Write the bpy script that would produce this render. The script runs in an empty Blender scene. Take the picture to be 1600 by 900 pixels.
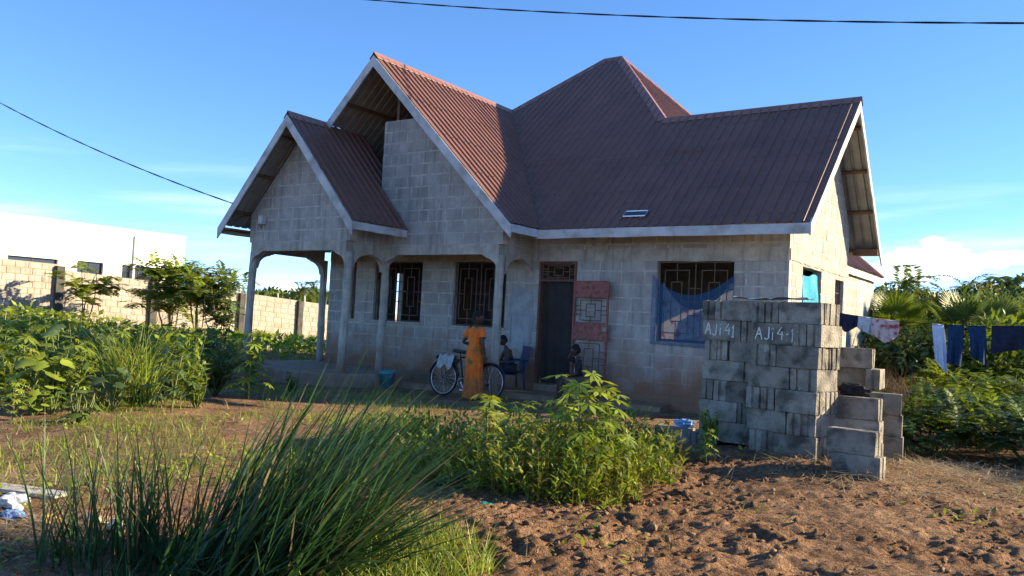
import bpy, math, random
import numpy as np
from mathutils import Vector, Matrix
from math import sin, cos, pi, radians, sqrt, atan2, tan

SC = bpy.context.scene
COL = SC.collection
rnd = random.Random(7)
nr = np.random.default_rng(11)

# ------------------------------------------------------------------ camera
CAM = np.array([4.041, -13.666, 1.136])
YAW, PITCH, ROLL, FPX = .6127, .043, .0514, 1281.9
_R = np.array([cos(YAW), sin(YAW), 0.]); _fw = np.array([-sin(YAW), cos(YAW), 0.]); _up = np.array([0, 0, 1.])
_F = _fw*cos(PITCH) + _up*sin(PITCH); _U = _up*cos(PITCH) - _fw*sin(PITCH)
cam = bpy.data.cameras.new('camera'); camo = bpy.data.objects.new('camera', cam); COL.objects.link(camo)
_cx = _R*cos(ROLL) + _U*sin(ROLL); _cy = -_R*sin(ROLL) + _U*cos(ROLL)
M = Matrix.Identity(4)
for i in range(3):
    M[i][0], M[i][1], M[i][2], M[i][3] = _cx[i], _cy[i], -_F[i], CAM[i]
camo.matrix_world = M
cam.sensor_width = 36; cam.lens = FPX/1600*36; cam.clip_end = 3000; cam.clip_start = .05
SC.camera = camo
# ------------------------------------------------------------------ sky and sun
SUN_AZ, SUN_EL = radians(39), radians(20.5)          # azimuth counted from +X towards +Y
sun_dir = Vector((cos(SUN_AZ)*cos(SUN_EL), sin(SUN_AZ)*cos(SUN_EL), sin(SUN_EL)))
W = bpy.data.worlds.new('World'); SC.world = W; W.use_nodes = True
def build_world():
    nt = W.node_tree; N = nt.nodes; L = nt.links; N.clear()
    out = N.new('ShaderNodeOutputWorld'); bg = N.new('ShaderNodeBackground'); bg.inputs[1].default_value = .11
    sky = N.new('ShaderNodeTexSky'); sky.sky_type = 'NISHITA'; sky.sun_disc = False
    sky.sun_elevation = SUN_EL; sky.sun_rotation = pi/2 - SUN_AZ
    sky.air_density = .48; sky.dust_density = 0; sky.ozone_density = 3.2; sky.altitude = 50
    hs = N.new('ShaderNodeHueSaturation'); hs.inputs['Saturation'].default_value = 1.2; hs.inputs['Hue'].default_value = .503; hs.inputs['Value'].default_value = 1.0
    gm = N.new('ShaderNodeGamma'); gm.inputs[1].default_value = .80; L.new(sky.outputs[0], gm.inputs[0]); L.new(gm.outputs[0], hs.inputs['Color'])
    tc = N.new('ShaderNodeTexCoord'); sx = N.new('ShaderNodeSeparateXYZ'); L.new(tc.outputs['Generated'], sx.inputs[0])
    def math_(op, a, b=None, c=None):
        m = N.new('ShaderNodeMath'); m.operation = op
        for k, v in enumerate((a, b, c)):
            if v is None: continue
            if hasattr(v, 'type') or hasattr(v, 'links'): L.new(v, m.inputs[k])
            else: m.inputs[k].default_value = v
        return m.outputs[0]
    az = math_('ARCTAN2', sx.outputs[1], sx.outputs[0])
    el = math_('ARCSINE', sx.outputs[2])
    comb = N.new('ShaderNodeCombineXYZ'); L.new(math_('MULTIPLY', az, 14.), comb.inputs[0]); L.new(math_('MULTIPLY', el, 26.), comb.inputs[1])
    nz = N.new('ShaderNodeTexNoise'); nz.inputs['Scale'].default_value = 1.6; nz.inputs['Detail'].default_value = 7; nz.inputs['Roughness'].default_value = .6
    L.new(comb.outputs[0], nz.inputs['Vector'])
    comb2 = N.new('ShaderNodeCombineXYZ'); L.new(math_('MULTIPLY', az, 3.), comb2.inputs[0])
    L.new(math_('ADD', math_('MULTIPLY', el, 34.), math_('MULTIPLY', az, 2.2)), comb2.inputs[1])
    nz2 = N.new('ShaderNodeTexNoise'); nz2.inputs['Scale'].default_value = 1.3; nz2.inputs['Detail'].default_value = 5
    L.new(comb2.outputs[0], nz2.inputs['Vector'])
    # cumulus banks low over the horizon: (azimuth, elevation, half width, half height) in radians
    banks = CLOUDS
    tot = None
    for (a0, e0, wa, we, top) in banks:
        da = math_('DIVIDE', math_('SUBTRACT', az, a0), wa); de = math_('DIVIDE', math_('SUBTRACT', el, e0), we)
        r2 = math_('ADD', math_('MULTIPLY', da, da), math_('MULTIPLY', de, de))
        v = math_('SUBTRACT', top, r2)
        tot = v if tot is None else math_('MAXIMUM', tot, v)
    f = math_('ADD', tot, math_('MULTIPLY', math_('SUBTRACT', nz.outputs[0], .5), 1.7))
    mr = N.new('ShaderNodeMapRange'); mr.interpolation_type = 'SMOOTHSTEP'
    mr.inputs['From Min'].default_value = .16; mr.inputs['From Max'].default_value = .62; L.new(f, mr.inputs['Value'])
    # thin cirrus veil between 2 and 12 degrees
    b = math_('DIVIDE', math_('SUBTRACT', el, .10), .075)
    band = math_('MAXIMUM', math_('SUBTRACT', 1., math_('MULTIPLY', b, b)), 0.)
    mr2 = N.new('ShaderNodeMapRange'); mr2.interpolation_type = 'SMOOTHSTEP'
    mr2.inputs['From Min'].default_value = .38; mr2.inputs['From Max'].default_value = .85; L.new(nz2.outputs[0], mr2.inputs['Value'])
    cir = math_('MULTIPLY', math_('MULTIPLY', mr2.outputs[0], band), .30)
    fac = math_('MINIMUM', math_('MAXIMUM', math_('MULTIPLY', mr.outputs[0], .93), cir), 1.)
    mix = N.new('ShaderNodeMixRGB'); mix.inputs[2].default_value = (4.6, 4.9, 5.2, 1)
    L.new(fac, mix.inputs[0]); L.new(hs.outputs[0], mix.inputs[1]); L.new(mix.outputs[0], bg.inputs[0]); L.new(bg.outputs[0], out.inputs[0])
def _dirang(px, py):
    a, b = px-800, py-450; cr, sr = cos(ROLL), sin(ROLL)
    r = _F + _R*(a*cr+b*sr)/FPX - _U*(-a*sr+b*cr)/FPX
    r = r/np.linalg.norm(r); return atan2(r[1], r[0]), math.asin(r[2])
_a1, _e1 = _dirang(1475, 398); _a2, _e2 = _dirang(150, 345); _a3, _e3 = _dirang(445, 447)
CLOUDS = [(_a1+.005, _e1-.006, .080, .026, .80), (_a1-.05, _e1-.002, .075, .011, .7), (_a1+.03, _e1-.020, .08, .020, .7), (_a1+.012, _e1+.014, .022, .012, .6), (_a3, _e3-.004, .03, .014, .7), (_a3+.07, _e3-.006, .03, .012, .6),
          (_a1-.5, .06, .12, .03, .7), (_a1-1.1, .08, .09, .035, .7), (_a1-1.9, .05, .14, .03, .7), (-2.4, .07, .1, .03, .7), (-1.3, .05, .12, .03, .7), (-.6, .06, .1, .03, .7)]
build_world()
sl = bpy.data.lights.new('sun', 'SUN'); sl.energy = 3.3; sl.angle = radians(.55); sl.color = (1, .80, .50)
so = bpy.data.objects.new('sun', sl); COL.objects.link(so); so.location = (20, 20, 30)
so.rotation_euler = sun_dir.to_track_quat('Z', 'Y').to_euler()
SC.view_settings.view_transform = 'Standard'; SC.view_settings.look = 'None'; SC.view_settings.gamma = 1
SC.view_settings.exposure = 2.12; SC.view_settings.use_curve_mapping = False
SC.cycles.max_bounces = 4; SC.cycles.diffuse_bounces = 2; SC.cycles.glossy_bounces = 2; SC.cycles.transmission_bounces = 4; SC.cycles.transparent_max_bounces = 10; SC.cycles.adaptive_threshold = .02
SC.cycles.caustics_reflective = False; SC.cycles.caustics_refractive = False

# ------------------------------------------------------------------ helpers
def ray(px, py):
    a, b = px-800, py-450; cr, sr = cos(ROLL), sin(ROLL)
    return _F + _R*(a*cr+b*sr)/FPX - _U*(-a*sr+b*cr)/FPX
def at(px, py, d): return CAM + ray(px, py)*d
def onz(px, py, z):
    r = ray(px, py); return CAM + r*(z-CAM[2])/r[2]
def onx(px, py, x):
    r = ray(px, py); return CAM + r*(x-CAM[0])/r[0]
def proj(P):
    d = np.asarray(P, float) - CAM; z = d@_F; u = FPX*(d@_R)/z; v = -FPX*(d@_U)/z
    return 800+u*cos(ROLL)-v*sin(ROLL), 450+u*sin(ROLL)+v*cos(ROLL), z

def tag(o, label=None, cat=None, group=None, kind=None):
    if label: o['label'] = label
    if cat: o['category'] = cat
    if group: o['group'] = group
    if kind: o['kind'] = kind
    return o
def link(name, me, parent=None, loc=None):
    o = bpy.data.objects.new(name, me); COL.objects.link(o)
    if parent is not None: o.parent = parent
    if loc is not None: o.location = loc
    return o
def empty(name, loc=(0, 0, 0), rz=0, parent=None):
    o = bpy.data.objects.new(name, None); COL.objects.link(o); o.empty_display_size = .1
    o.location = loc; o.rotation_euler = (0, 0, rz)
    if parent is not None: o.parent = parent
    return o
class MB:
    """collects geometry for ONE mesh"""
    def __init__(s): s.v = []; s.f = []; s.m = []
    def add(s, vs, fs, m=0):
        n = len(s.v); s.v += [tuple(p) for p in vs]
        for f in fs: s.f.append(tuple(n+i for i in f)); s.m.append(m)
        return s
    def box(s, x0, x1, y0, y1, z0, z1, m=0):
        return s.add([(x0,y0,z0),(x1,y0,z0),(x1,y1,z0),(x0,y1,z0),(x0,y0,z1),(x1,y0,z1),(x1,y1,z1),(x0,y1,z1)],
              [(0,3,2,1),(4,5,6,7),(0,1,5,4),(1,2,6,5),(2,3,7,6),(3,0,4,7)], m)
    def bar(s, a, b, w, h, up=(0,0,1), m=0, off=0):
        """square section bar from a to b; w across, h along up"""
        a = Vector(a); b = Vector(b); d = (b-a).normalized(); u = Vector(up); sd = d.cross(u)
        if sd.length < 1e-4: sd = d.cross(Vector((1,0,0)))
        sd.normalize(); u = sd.cross(d).normalized()
        c = []
        for p in (a, b):
            for i, j in ((-1,-1),(1,-1),(1,1),(-1,1)): c.append(p + sd*(i*w/2) + u*(j*h/2+off))
        return s.add(c, [(3,2,1,0),(4,5,6,7),(0,1,5,4),(1,2,6,5),(2,3,7,6),(3,0,4,7)], m)
    def tube(s, pts, rad, n=8, m=0, caps=True):
        pts = [Vector(p) for p in pts]
        if not hasattr(rad, '__len__'): rad = [rad]*len(pts)
        base = len(s.v); prev = None
        for i, p in enumerate(pts):
            d = (pts[min(i+1, len(pts)-1)] - pts[max(i-1, 0)]).normalized()
            if prev is None:
                a = d.orthogonal().normalized()
            else:
                a = (prev - d*prev.dot(d)); a = a.normalized() if a.length > 1e-6 else d.orthogonal().normalized()
            prev = a; b = d.cross(a)
            for k in range(n):
                t = 2*pi*k/n; s.v.append(tuple(p + (a*cos(t)+b*sin(t))*rad[i]))
        for i in range(len(pts)-1):
            for k in range(n):
                s.f.append((base+i*n+k, base+i*n+(k+1)%n, base+(i+1)*n+(k+1)%n, base+(i+1)*n+k)); s.m.append(m)
        if caps:
            s.f.append(tuple(base+k for k in reversed(range(n)))); s.m.append(m)
            e = base+(len(pts)-1)*n; s.f.append(tuple(e+k for k in range(n))); s.m.append(m)
        return s
    def ring(s, c, r, rad, axis='y', n=32, k=8, m=0):
        """torus"""
        pts = []
        base = len(s.v)
        for i in range(n):
            t = 2*pi*i/n
            for j in range(k):
                q = 2*pi*j/k; rr = r + rad*cos(q); o = rad*sin(q)
                if axis == 'y': p = (c[0]+rr*cos(t), c[1]+o, c[2]+rr*sin(t))
                else: p = (c[0]+rr*cos(t), c[1]+rr*sin(t), c[2]+o)
                s.v.append(p)
        for i in range(n):
            for j in range(k):
                s.f.append((base+i*k+j, base+((i+1)%n)*k+j, base+((i+1)%n)*k+(j+1)%k, base+i*k+(j+1)%k)); s.m.append(m)
        return s
    def loft(s, rings, m=0, caps=True):
        base = len(s.v); n = len(rings[0])
        for r in rings: s.v += [tuple(p) for p in r]
        for i in range(len(rings)-1):
            for k in range(n):
                s.f.append((base+i*n+k, base+i*n+(k+1)%n, base+(i+1)*n+(k+1)%n, base+(i+1)*n+k)); s.m.append(m)
        if caps:
            s.f.append(tuple(base+k for k in reversed(range(n)))); s.m.append(m)
            e = base+(len(rings)-1)*n; s.f.append(tuple(e+k for k in range(n))); s.m.append(m)
        return s
    def grid(s, fn, nu, nv, m=0):
        base = len(s.v)
        for i in range(nu+1):
            for j in range(nv+1): s.v.append(tuple(fn(i/nu, j/nv)))
        for i in range(nu):
            for j in range(nv):
                a = base+i*(nv+1)+j; s.f.append((a, a+nv+1, a+nv+2, a+1)); s.m.append(m)
        return s
    def mesh(s, name, mats, smooth=False):
        me = bpy.data.meshes.new(name); me.from_pydata(s.v, [], s.f)
        for mt in (mats if isinstance(mats, (list, tuple)) else [mats]): me.materials.append(mt)
        if isinstance(mats, (list, tuple)) and len(mats) > 1: me.polygons.foreach_set('material_index', s.m)
        if smooth: me.polygons.foreach_set('use_smooth', [True]*len(s.f))
        me.update(); return me
    def build(s, name, mats, parent=None, smooth=False, loc=None):
        return link(name, s.mesh(name, mats, smooth), parent, loc)
def np_mesh(name, V, F, mats, mi=None, smooth=False):
    """V (n,3), F (m,4) arrays"""
    me = bpy.data.meshes.new(name); n, k = F.shape
    me.vertices.add(len(V)); me.vertices.foreach_set('co', np.ascontiguousarray(V, dtype=np.float32).ravel())
    me.loops.add(n*k); me.loops.foreach_set('vertex_index', F.astype(np.int32).ravel())
    me.polygons.add(n); me.polygons.foreach_set('loop_start', np.arange(0, n*k, k, dtype=np.int32))
    for mt in (mats if isinstance(mats, (list, tuple)) else [mats]): me.materials.append(mt)
    if mi is not None: me.polygons.foreach_set('material_index', mi.astype(np.int32))
    if smooth: me.polygons.foreach_set('use_smooth', np.ones(n, dtype=bool))
    me.update(calc_edges=True); return me
# value noise for terrain and cloth
_perm = nr.random((256, 256))
def vnoise(x, y):
    x = np.asarray(x, float); y = np.asarray(y, float)
    xi = np.floor(x).astype(int); yi = np.floor(y).astype(int); fx = x-xi; fy = y-yi
    fx = fx*fx*(3-2*fx); fy = fy*fy*(3-2*fy)
    g = lambda a, b: _perm[a % 256, b % 256]
    return (g(xi,yi)*(1-fx)+g(xi+1,yi)*fx)*(1-fy) + (g(xi,yi+1)*(1-fx)+g(xi+1,yi+1)*fx)*fy
def fbm(x, y, o=4):
    s = 0; a = .5
    for i in range(o): s = s + a*vnoise(np.asarray(x)*2**i+17*i, np.asarray(y)*2**i+9*i); a *= .5
    return s

# ------------------------------------------------------------------ materials
def new_mat(name):
    m = bpy.data.materials.new(name); m.use_nodes = True; nt = m.node_tree; nt.nodes.clear()
    return m, nt, nt.nodes, nt.links
def C4(c): return (c[0], c[1], c[2], 1)
def pm(name, c1, c2=None, scale=6, rough=.8, bump=0, bscale=60, metal=0, spec=.3, transl=0, tcol=None, isl=0, obj=0, stain=None, detail=3, alpha=None, stretch=None, c3=None, sc3=40, streak=None):
    """general procedural material: two-tone noise, per-piece variation, bump, optional base stain, translucency"""
    m, nt, N, L = new_mat(name)
    out = N.new('ShaderNodeOutputMaterial'); b = N.new('ShaderNodeBsdfPrincipled')
    b.inputs['Roughness'].default_value = rough; b.inputs['Metallic'].default_value = metal
    b.inputs['Specular IOR Level'].default_value = spec
    g = N.new('ShaderNodeNewGeometry')
    vec = g.outputs['Position']
    if stretch:
        mp = N.new('ShaderNodeMapping'); mp.inputs['Scale'].default_value = stretch; L.new(vec, mp.inputs[0]); svec = mp.outputs[0]
    else: svec = vec
    col = None
    if c2 is not None:
        n = N.new('ShaderNodeTexNoise'); n.inputs['Scale'].default_value = scale; n.inputs['Detail'].default_value = detail; n.inputs['Roughness'].default_value = .6
        L.new(svec, n.inputs['Vector'])
        r = N.new('ShaderNodeValToRGB'); r.color_ramp.elements[0].position = .36; r.color_ramp.elements[1].position = .64
        r.color_ramp.elements[0].color = C4(c1); r.color_ramp.elements[1].color = C4(c2); L.new(n.outputs[0], r.inputs[0]); col = r.outputs[0]
    else:
        q = N.new('ShaderNodeRGB'); q.outputs[0].default_value = C4(c1); col = q.outputs[0]
    if c3 is not None:
        n3 = N.new('ShaderNodeTexNoise'); n3.inputs['Scale'].default_value = sc3; n3.inputs['Detail'].default_value = 3; L.new(vec, n3.inputs['Vector'])
        mr = N.new('ShaderNodeMapRange'); mr.inputs['From Min'].default_value = .5; mr.inputs['From Max'].default_value = .68; L.new(n3.outputs[0], mr.inputs['Value'])
        mx = N.new('ShaderNodeMixRGB'); mx.inputs[2].default_value = C4(c3); L.new(mr.outputs[0], mx.inputs[0]); L.new(col, mx.inputs[1]); col = mx.outputs[0]
    if streak is not None:                     # rain streaks running down the face
        mp = N.new('ShaderNodeMapping'); mp.inputs['Scale'].default_value = (7, 7, .55); L.new(vec, mp.inputs[0])
        n4 = N.new('ShaderNodeTexNoise'); n4.inputs['Scale'].default_value = 1.6; n4.inputs['Detail'].default_value = 3; L.new(mp.outputs[0], n4.inputs['Vector'])
        mr = N.new('ShaderNodeMapRange'); mr.inputs['From Min'].default_value = .53; mr.inputs['From Max'].default_value = .68; mr.inputs['To Max'].default_value = .75; L.new(n4.outputs[0], mr.inputs['Value'])
        mx = N.new('ShaderNodeMixRGB'); mx.inputs[2].default_value = C4(streak); L.new(mr.outputs[0], mx.inputs[0]); L.new(col, mx.inputs[1]); col = mx.outputs[0]
    def vary(src, amt):
        nonlocal col
        mr = N.new('ShaderNodeMapRange'); mr.inputs['To Min'].default_value = 1-amt; mr.inputs['To Max'].default_value = 1+amt*.75; L.new(src, mr.inputs['Value'])
        mu = N.new('ShaderNodeVectorMath'); mu.operation = 'SCALE'; L.new(col, mu.inputs[0]); L.new(mr.outputs[0], mu.inputs['Scale']); col = mu.outputs[0]
    if isl: vary(g.outputs['Random Per Island'], isl)
    if obj:
        oi = N.new('ShaderNodeObjectInfo'); vary(oi.outputs['Random'], obj)
    if stain:                                  # soil splashed on the foot of a wall: (colour, z0, z1)
        sx = N.new('ShaderNodeSeparateXYZ'); L.new(vec, sx.inputs[0])
        n = N.new('ShaderNodeTexNoise'); n.inputs['Scale'].default_value = 1.9; n.inputs['Detail'].default_value = 6; L.new(vec, n.inputs['Vector'])
        ad = N.new('ShaderNodeMath'); ad.operation = 'MULTIPLY_ADD'; ad.inputs[1].default_value = -1.3; L.new(n.outputs[0], ad.inputs[0]); L.new(sx.outputs[2], ad.inputs[2])
        mr = N.new('ShaderNodeMapRange'); mr.inputs['From Min'].default_value = stain[1]-.65; mr.inputs['From Max'].default_value = stain[2]-.65
        mr.inputs['To Min'].default_value = .85; mr.inputs['To Max'].default_value = 0; L.new(ad.outputs[0], mr.inputs['Value'])
        mx = N.new('ShaderNodeMixRGB'); mx.inputs[2].default_value = C4(stain[0]); L.new(mr.outputs[0], mx.inputs[0]); L.new(col, mx.inputs[1]); col = mx.outputs[0]
    L.new(col, b.inputs['Base Color'])
    if bump:
        n = N.new('ShaderNodeTexNoise'); n.inputs['Scale'].default_value = bscale; n.inputs['Detail'].default_value = 2; L.new(svec, n.inputs['Vector'])
        bp = N.new('ShaderNodeBump'); bp.inputs['Strength'].default_value = bump; bp.inputs['Distance'].default_value = .02; L.new(n.outputs[0], bp.inputs['Height']); L.new(bp.outputs[0], b.inputs['Normal'])
    sh = b.outputs[0]
    if transl:
        t = N.new('ShaderNodeBsdfTranslucent'); ms = N.new('ShaderNodeMixShader'); ms.inputs[0].default_value = transl
        if tcol:
            mu = N.new('ShaderNodeMixRGB'); mu.blend_type = 'MULTIPLY'; mu.inputs[0].default_value = 1; mu.inputs[2].default_value = C4(tcol); L.new(col, mu.inputs[1]); L.new(mu.outputs[0], t.inputs[0])
        else: L.new(col, t.inputs[0])
        L.new(sh, ms.inputs[1]); L.new(t.outputs[0], ms.inputs[2]); sh = ms.outputs[0]
    if alpha is not None:
        tr = N.new('ShaderNodeBsdfTransparent'); ms = N.new('ShaderNodeMixShader'); ms.inputs[0].default_value = alpha
        L.new(tr.outputs[0], ms.inputs[1]); L.new(sh, ms.inputs[2]); sh = ms.outputs[0]
    L.new(sh, out.inputs[0]); return m
SOILRED = (.20, .105, .06)
MT = {}
MT['block'] = pm('wall_block', (.335,.325,.297), (.445,.43,.39), 3.2, .92, .7, 60, isl=.10, obj=.09, stain=((.25,.11,.05), .05, 1.0), streak=(.25,.24,.215))
MT['mortar'] = pm('mortar', (.37,.355,.315), (.55,.53,.475), 7, .95, .9, 40, stain=((.25,.11,.05), .05, 1.0))
MT['concrete'] = pm('cast_concrete', (.33,.308,.26), (.47,.44,.375), 4, .9, .7, 40, stain=((.24,.14,.085), -.1, .7), streak=(.235,.225,.20))
MT['plaster'] = pm('plaster_patch', (.27,.285,.295), (.37,.385,.39), 4, .85, .4, 30, streak=(.24,.24,.24))
MT['roof'] = pm('roof_paint', (.160,.080,.063), (.195,.096,.073), 1.4, .42, 0, spec=.24, obj=.07, streak=(.145,.076,.064))
MT['cap'] = pm('ridge_paint', (.22,.105,.078), (.27,.13,.095), 3, .4, 0, spec=.5)
MT['under'] = pm('sheet_underside', (.25,.25,.235), (.33,.325,.30), 4, .5, .05, 30, metal=.2)
MT['fascia'] = pm('fascia_paint', (.40,.41,.41), (.54,.55,.55), 2.2, .75, .2, 40, c3=(.31,.30,.28), sc3=3.2)
MT['timber'] = pm('timber', (.13,.07,.045), (.21,.12,.07), 8, .85, .3, 50)
MT['rust'] = pm('rusty_bar', (.10,.055,.045), (.17,.085,.06), 20, .7, .2, 90, spec=.4)
MT['redpaint'] = pm('red_door_paint', (.25,.082,.070), (.33,.12,.10), 6, .65, .2, 50, c3=(.14,.06,.05), sc3=13)
MT['dark'] = pm('dark_cloth', (.030,.029,.028), (.042,.040,.038), 3, .9)
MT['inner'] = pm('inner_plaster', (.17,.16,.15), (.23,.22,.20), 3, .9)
MT['stack'] = pm('stack_block', (.185,.17,.14), (.315,.29,.24), 5, .93, .9, 50, obj=.30, c3=(.095,.088,.076), sc3=6)
MT['chalk'] = pm('white_paint_marks', (.62,.64,.64), (.75,.76,.75), 30, .9)
MT['white'] = pm('white_render', (.76,.75,.72), (.84,.83,.80), .8, .9, .1, 20, streak=(.68,.66,.62))
MT['glass'] = pm('window_glass', (.03,.035,.045), None, rough=.08, spec=.6)
MT['bwall'] = pm('boundary_block', (.33,.295,.25), (.44,.40,.345), 2.5, .95, .4, 40, isl=.13, obj=.12, streak=(.22,.20,.175))
MT['bmortar'] = pm('boundary_mortar', (.30,.26,.21), (.38,.33,.27), 3, .95, .3, 40)
MT['pillar'] = pm('dark_pillar', (.05,.05,.047), (.09,.088,.08), 4, .95, .3, 40)
MT['steel'] = pm('steel', (.45,.46,.48), None, rough=.35, metal=.9)
MT['black'] = pm('black_enamel', (.02,.02,.022), None, rough=.35, spec=.5)
MT['rubber'] = pm('rubber', (.025,.025,.025), None, rough=.85)
MT['cable'] = pm('black_cable', (.012,.012,.012), None, rough=.6)
MT['skin'] = pm('dark_skin', (.060,.032,.021), (.078,.042,.028), 14, .5, .1, 90, spec=.4)
MT['hair'] = pm('black_hair', (.010,.009,.009), (.02,.018,.017), 60, .8, .6, 120)
MT['wood'] = pm('weathered_plank', (.36,.33,.30), (.50,.47,.44), 10, .9, .4, 60, stretch=(1,6,1))
def leafmat(name, c1, c2, t=.34, isl=.35, sc=2.5, rough=.5, tc=(1.5,1.35,.55)):
    return pm(name, c1, c2, sc, rough, 0, spec=.35, transl=t, tcol=tc, isl=isl, detail=1)
MT['leafA'] = leafmat('bright_leaf', (.16,.24,.026), (.28,.35,.045))
MT['leafB'] = leafmat('mid_leaf', (.075,.135,.020), (.14,.20,.033))
MT['leafC'] = leafmat('dark_leaf', (.026,.056,.014), (.055,.095,.020), .22)
MT['leafD'] = leafmat('olive_leaf', (.10,.115,.025), (.18,.18,.045))
MT['leafE'] = leafmat('blue_green_leaf', (.065,.12,.042), (.12,.18,.065))
MT['grass'] = leafmat('tall_grass', (.022,.064,.021), (.045,.11,.034), .22, .5, 4, .45)
MT['grassL'] = leafmat('light_grass', (.15,.22,.032), (.25,.32,.055), .35, .35, 4)
MT['straw'] = leafmat('dry_straw', (.30,.22,.12), (.44,.34,.20), .2, .4, 6, .8, (1,1,1))
MT['brownleaf'] = leafmat('dead_frond', (.12,.075,.045), (.20,.13,.08), .2, .4, 5, .8, (1,1,1))
MT['bark'] = pm('bark', (.13,.10,.075), (.22,.18,.14), 12, .95, .6, 40)
MT['grassdead'] = leafmat('dead_grass', (.16,.13,.055), (.26,.20,.09), .25, .4, 4, .7, (1,1,1))
MT['stem'] = pm('green_stem', (.09,.13,.04), (.14,.17,.06), 12, .7)
MT['palmtrunk'] = pm('palm_trunk', (.20,.175,.15), (.30,.27,.235), 10, .95, .5, 30)
# ================================================================== ground
def sm(t, a, b):
    t = np.clip((np.asarray(t, float)-a)/(b-a), 0, 1); return t*t*(3-2*t)
def Hmac(x, y):
    x = np.asarray(x, float); y = np.asarray(y, float)
    z = -.28 + .235*np.exp(-((x-1.6)**2+(y+4.95)**2)/3.6) - .15*sm(-y, 8.3, 11.5)
    z = z + .05*(fbm(x*.5+3, y*.5+8, 2)-.4)
    far = sm(-x, 14, 25)
    z = z*(1-far) + far*(.12-.072*np.clip(y, -8, 20))
    return z
def plow(x, y):
    """1 in the turned soil of the garden, 0 on the trodden yard"""
    return sm(-y, 4.6, 6.2)*sm(np.asarray(x), -3.2, -.6)*(.30+.70*sm(fbm(np.asarray(x)*.75+11, np.asarray(y)*.75+4, 3), .34, .52))
def H(x, y):
    x = np.asarray(x, float); y = np.asarray(y, float)
    p = plow(x, y); near = sm(-y, -1, 1)*(1-sm(-x, 9, 13))
    n = fbm(x*7, y*7, 4)-.47
    r = np.abs(fbm(x*13+50, y*13+20, 3)-.43)
    big = fbm(x*1.3+5, y*1.3+31, 2)-.38
    return Hmac(x, y) + near*(.035*n*(1-p) + p*(.085*n*(.2+1.6*vnoise(x*2.3+7, y*2.3)) + .09*r - .02 + .12*big + .045*(fbm(x*23, y*23, 2)-.37)))
def Hs(x, y): return float(H(x, y))
def gp(px, py):
    z = -.28
    for i in range(6):
        P = onz(px, py, z); z = float(Hmac(P[0], P[1]))
    return float(P[0]), float(P[1]), Hs(P[0], P[1])
def axis(a, b, step, far, g=1.22):
    v = list(np.arange(a, b, step)); s = step
    while v[-1] < far: s = min(s*g, 60); v.append(v[-1]+s)
    s = step
    while v[0] > -far: s = min(s*g, 60); v.insert(0, v[0]-s)
    return np.array(v)
gx = axis(-4.5, 4.6, .023, 900); gy = axis(-11.6, -3.4, .023, 900)
X, Y = np.meshgrid(gx, gy, indexing='ij'); Z = H(X, Y)
nx, ny = X.shape; V = np.stack([X, Y, Z], -1).reshape(-1, 3)
ii, jj = np.meshgrid(np.arange(nx-1), np.arange(ny-1), indexing='ij'); a = (ii*ny+jj).ravel()
F = np.stack([a, a+ny, a+ny+1, a+1], -1)
def soil_mat():
    # dust, damp earth and crumbs
    m, nt, N, L = new_mat('soil'); out = N.new('ShaderNodeOutputMaterial'); b = N.new('ShaderNodeBsdfPrincipled')
    b.inputs['Roughness'].default_value = .97; b.inputs['Specular IOR Level'].default_value = .1
    g = N.new('ShaderNodeNewGeometry')
    def noise(s, d=6):
        n = N.new('ShaderNodeTexNoise'); n.inputs['Scale'].default_value = s; n.inputs['Detail'].default_value = d; n.inputs['Roughness'].default_value = .65; L.new(g.outputs['Position'], n.inputs['Vector']); return n.outputs[0]
    r = N.new('ShaderNodeValToRGB'); e = r.color_ramp.elements; e[0].position = .3; e[1].position = .7
    e[0].color = (.19,.112,.066,1); e[1].color = (.46,.30,.18,1); k = e.new(.5); k.color = (.345,.215,.127,1)
    L.new(noise(2.3, 4), r.inputs[0])
    r2 = N.new('ShaderNodeValToRGB'); r2.color_ramp.elements[0].position = .42; r2.color_ramp.elements[0].color = (.42,.42,.42,1); r2.color_ramp.elements[1].position = .6; r2.color_ramp.elements[1].color = (1.1,1.1,1.1,1)
    L.new(noise(24, 4), r2.inputs[0])
    mu = N.new('ShaderNodeMixRGB'); mu.blend_type = 'MULTIPLY'; mu.inputs[0].default_value = .8; L.new(r.outputs[0], mu.inputs[1]); L.new(r2.outputs[0], mu.inputs[2])
    at_ = N.new('ShaderNodeAttribute'); at_.attribute_name = 'turned'      # freshly turned, damp earth is darker
    dk = N.new('ShaderNodeMixRGB'); dk.blend_type = 'MULTIPLY'; dk.inputs[2].default_value = (.95, .88, .84, 1); L.new(at_.outputs['Fac'], dk.inputs[0]); L.new(mu.outputs[0], dk.inputs[1])
    L.new(dk.outputs[0], b.inputs['Base Color'])
    bp = N.new('ShaderNodeBump'); bp.inputs['Strength'].default_value = 1.0; bp.inputs['Distance'].default_value = .05; L.new(noise(55, 5), bp.inputs['Height']); L.new(bp.outputs[0], b.inputs['Normal'])
    L.new(b.outputs[0], out.inputs[0]); return m
MT['soil'] = soil_mat()
MT['clod'] = pm('soil_clod', (.14,.085,.05), (.28,.175,.102), 9, .97, 1.0, 90, isl=.35, spec=.1)
g = link('ground', np_mesh('ground', V, F, MT['soil'], smooth=True)); tag(g, kind='structure')
at_ = g.data.attributes.new('turned', 'FLOAT', 'POINT'); at_.data.foreach_set('value', np.clip(plow(X, Y)*1.2, 0, 1).ravel().astype(np.float32))
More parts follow.
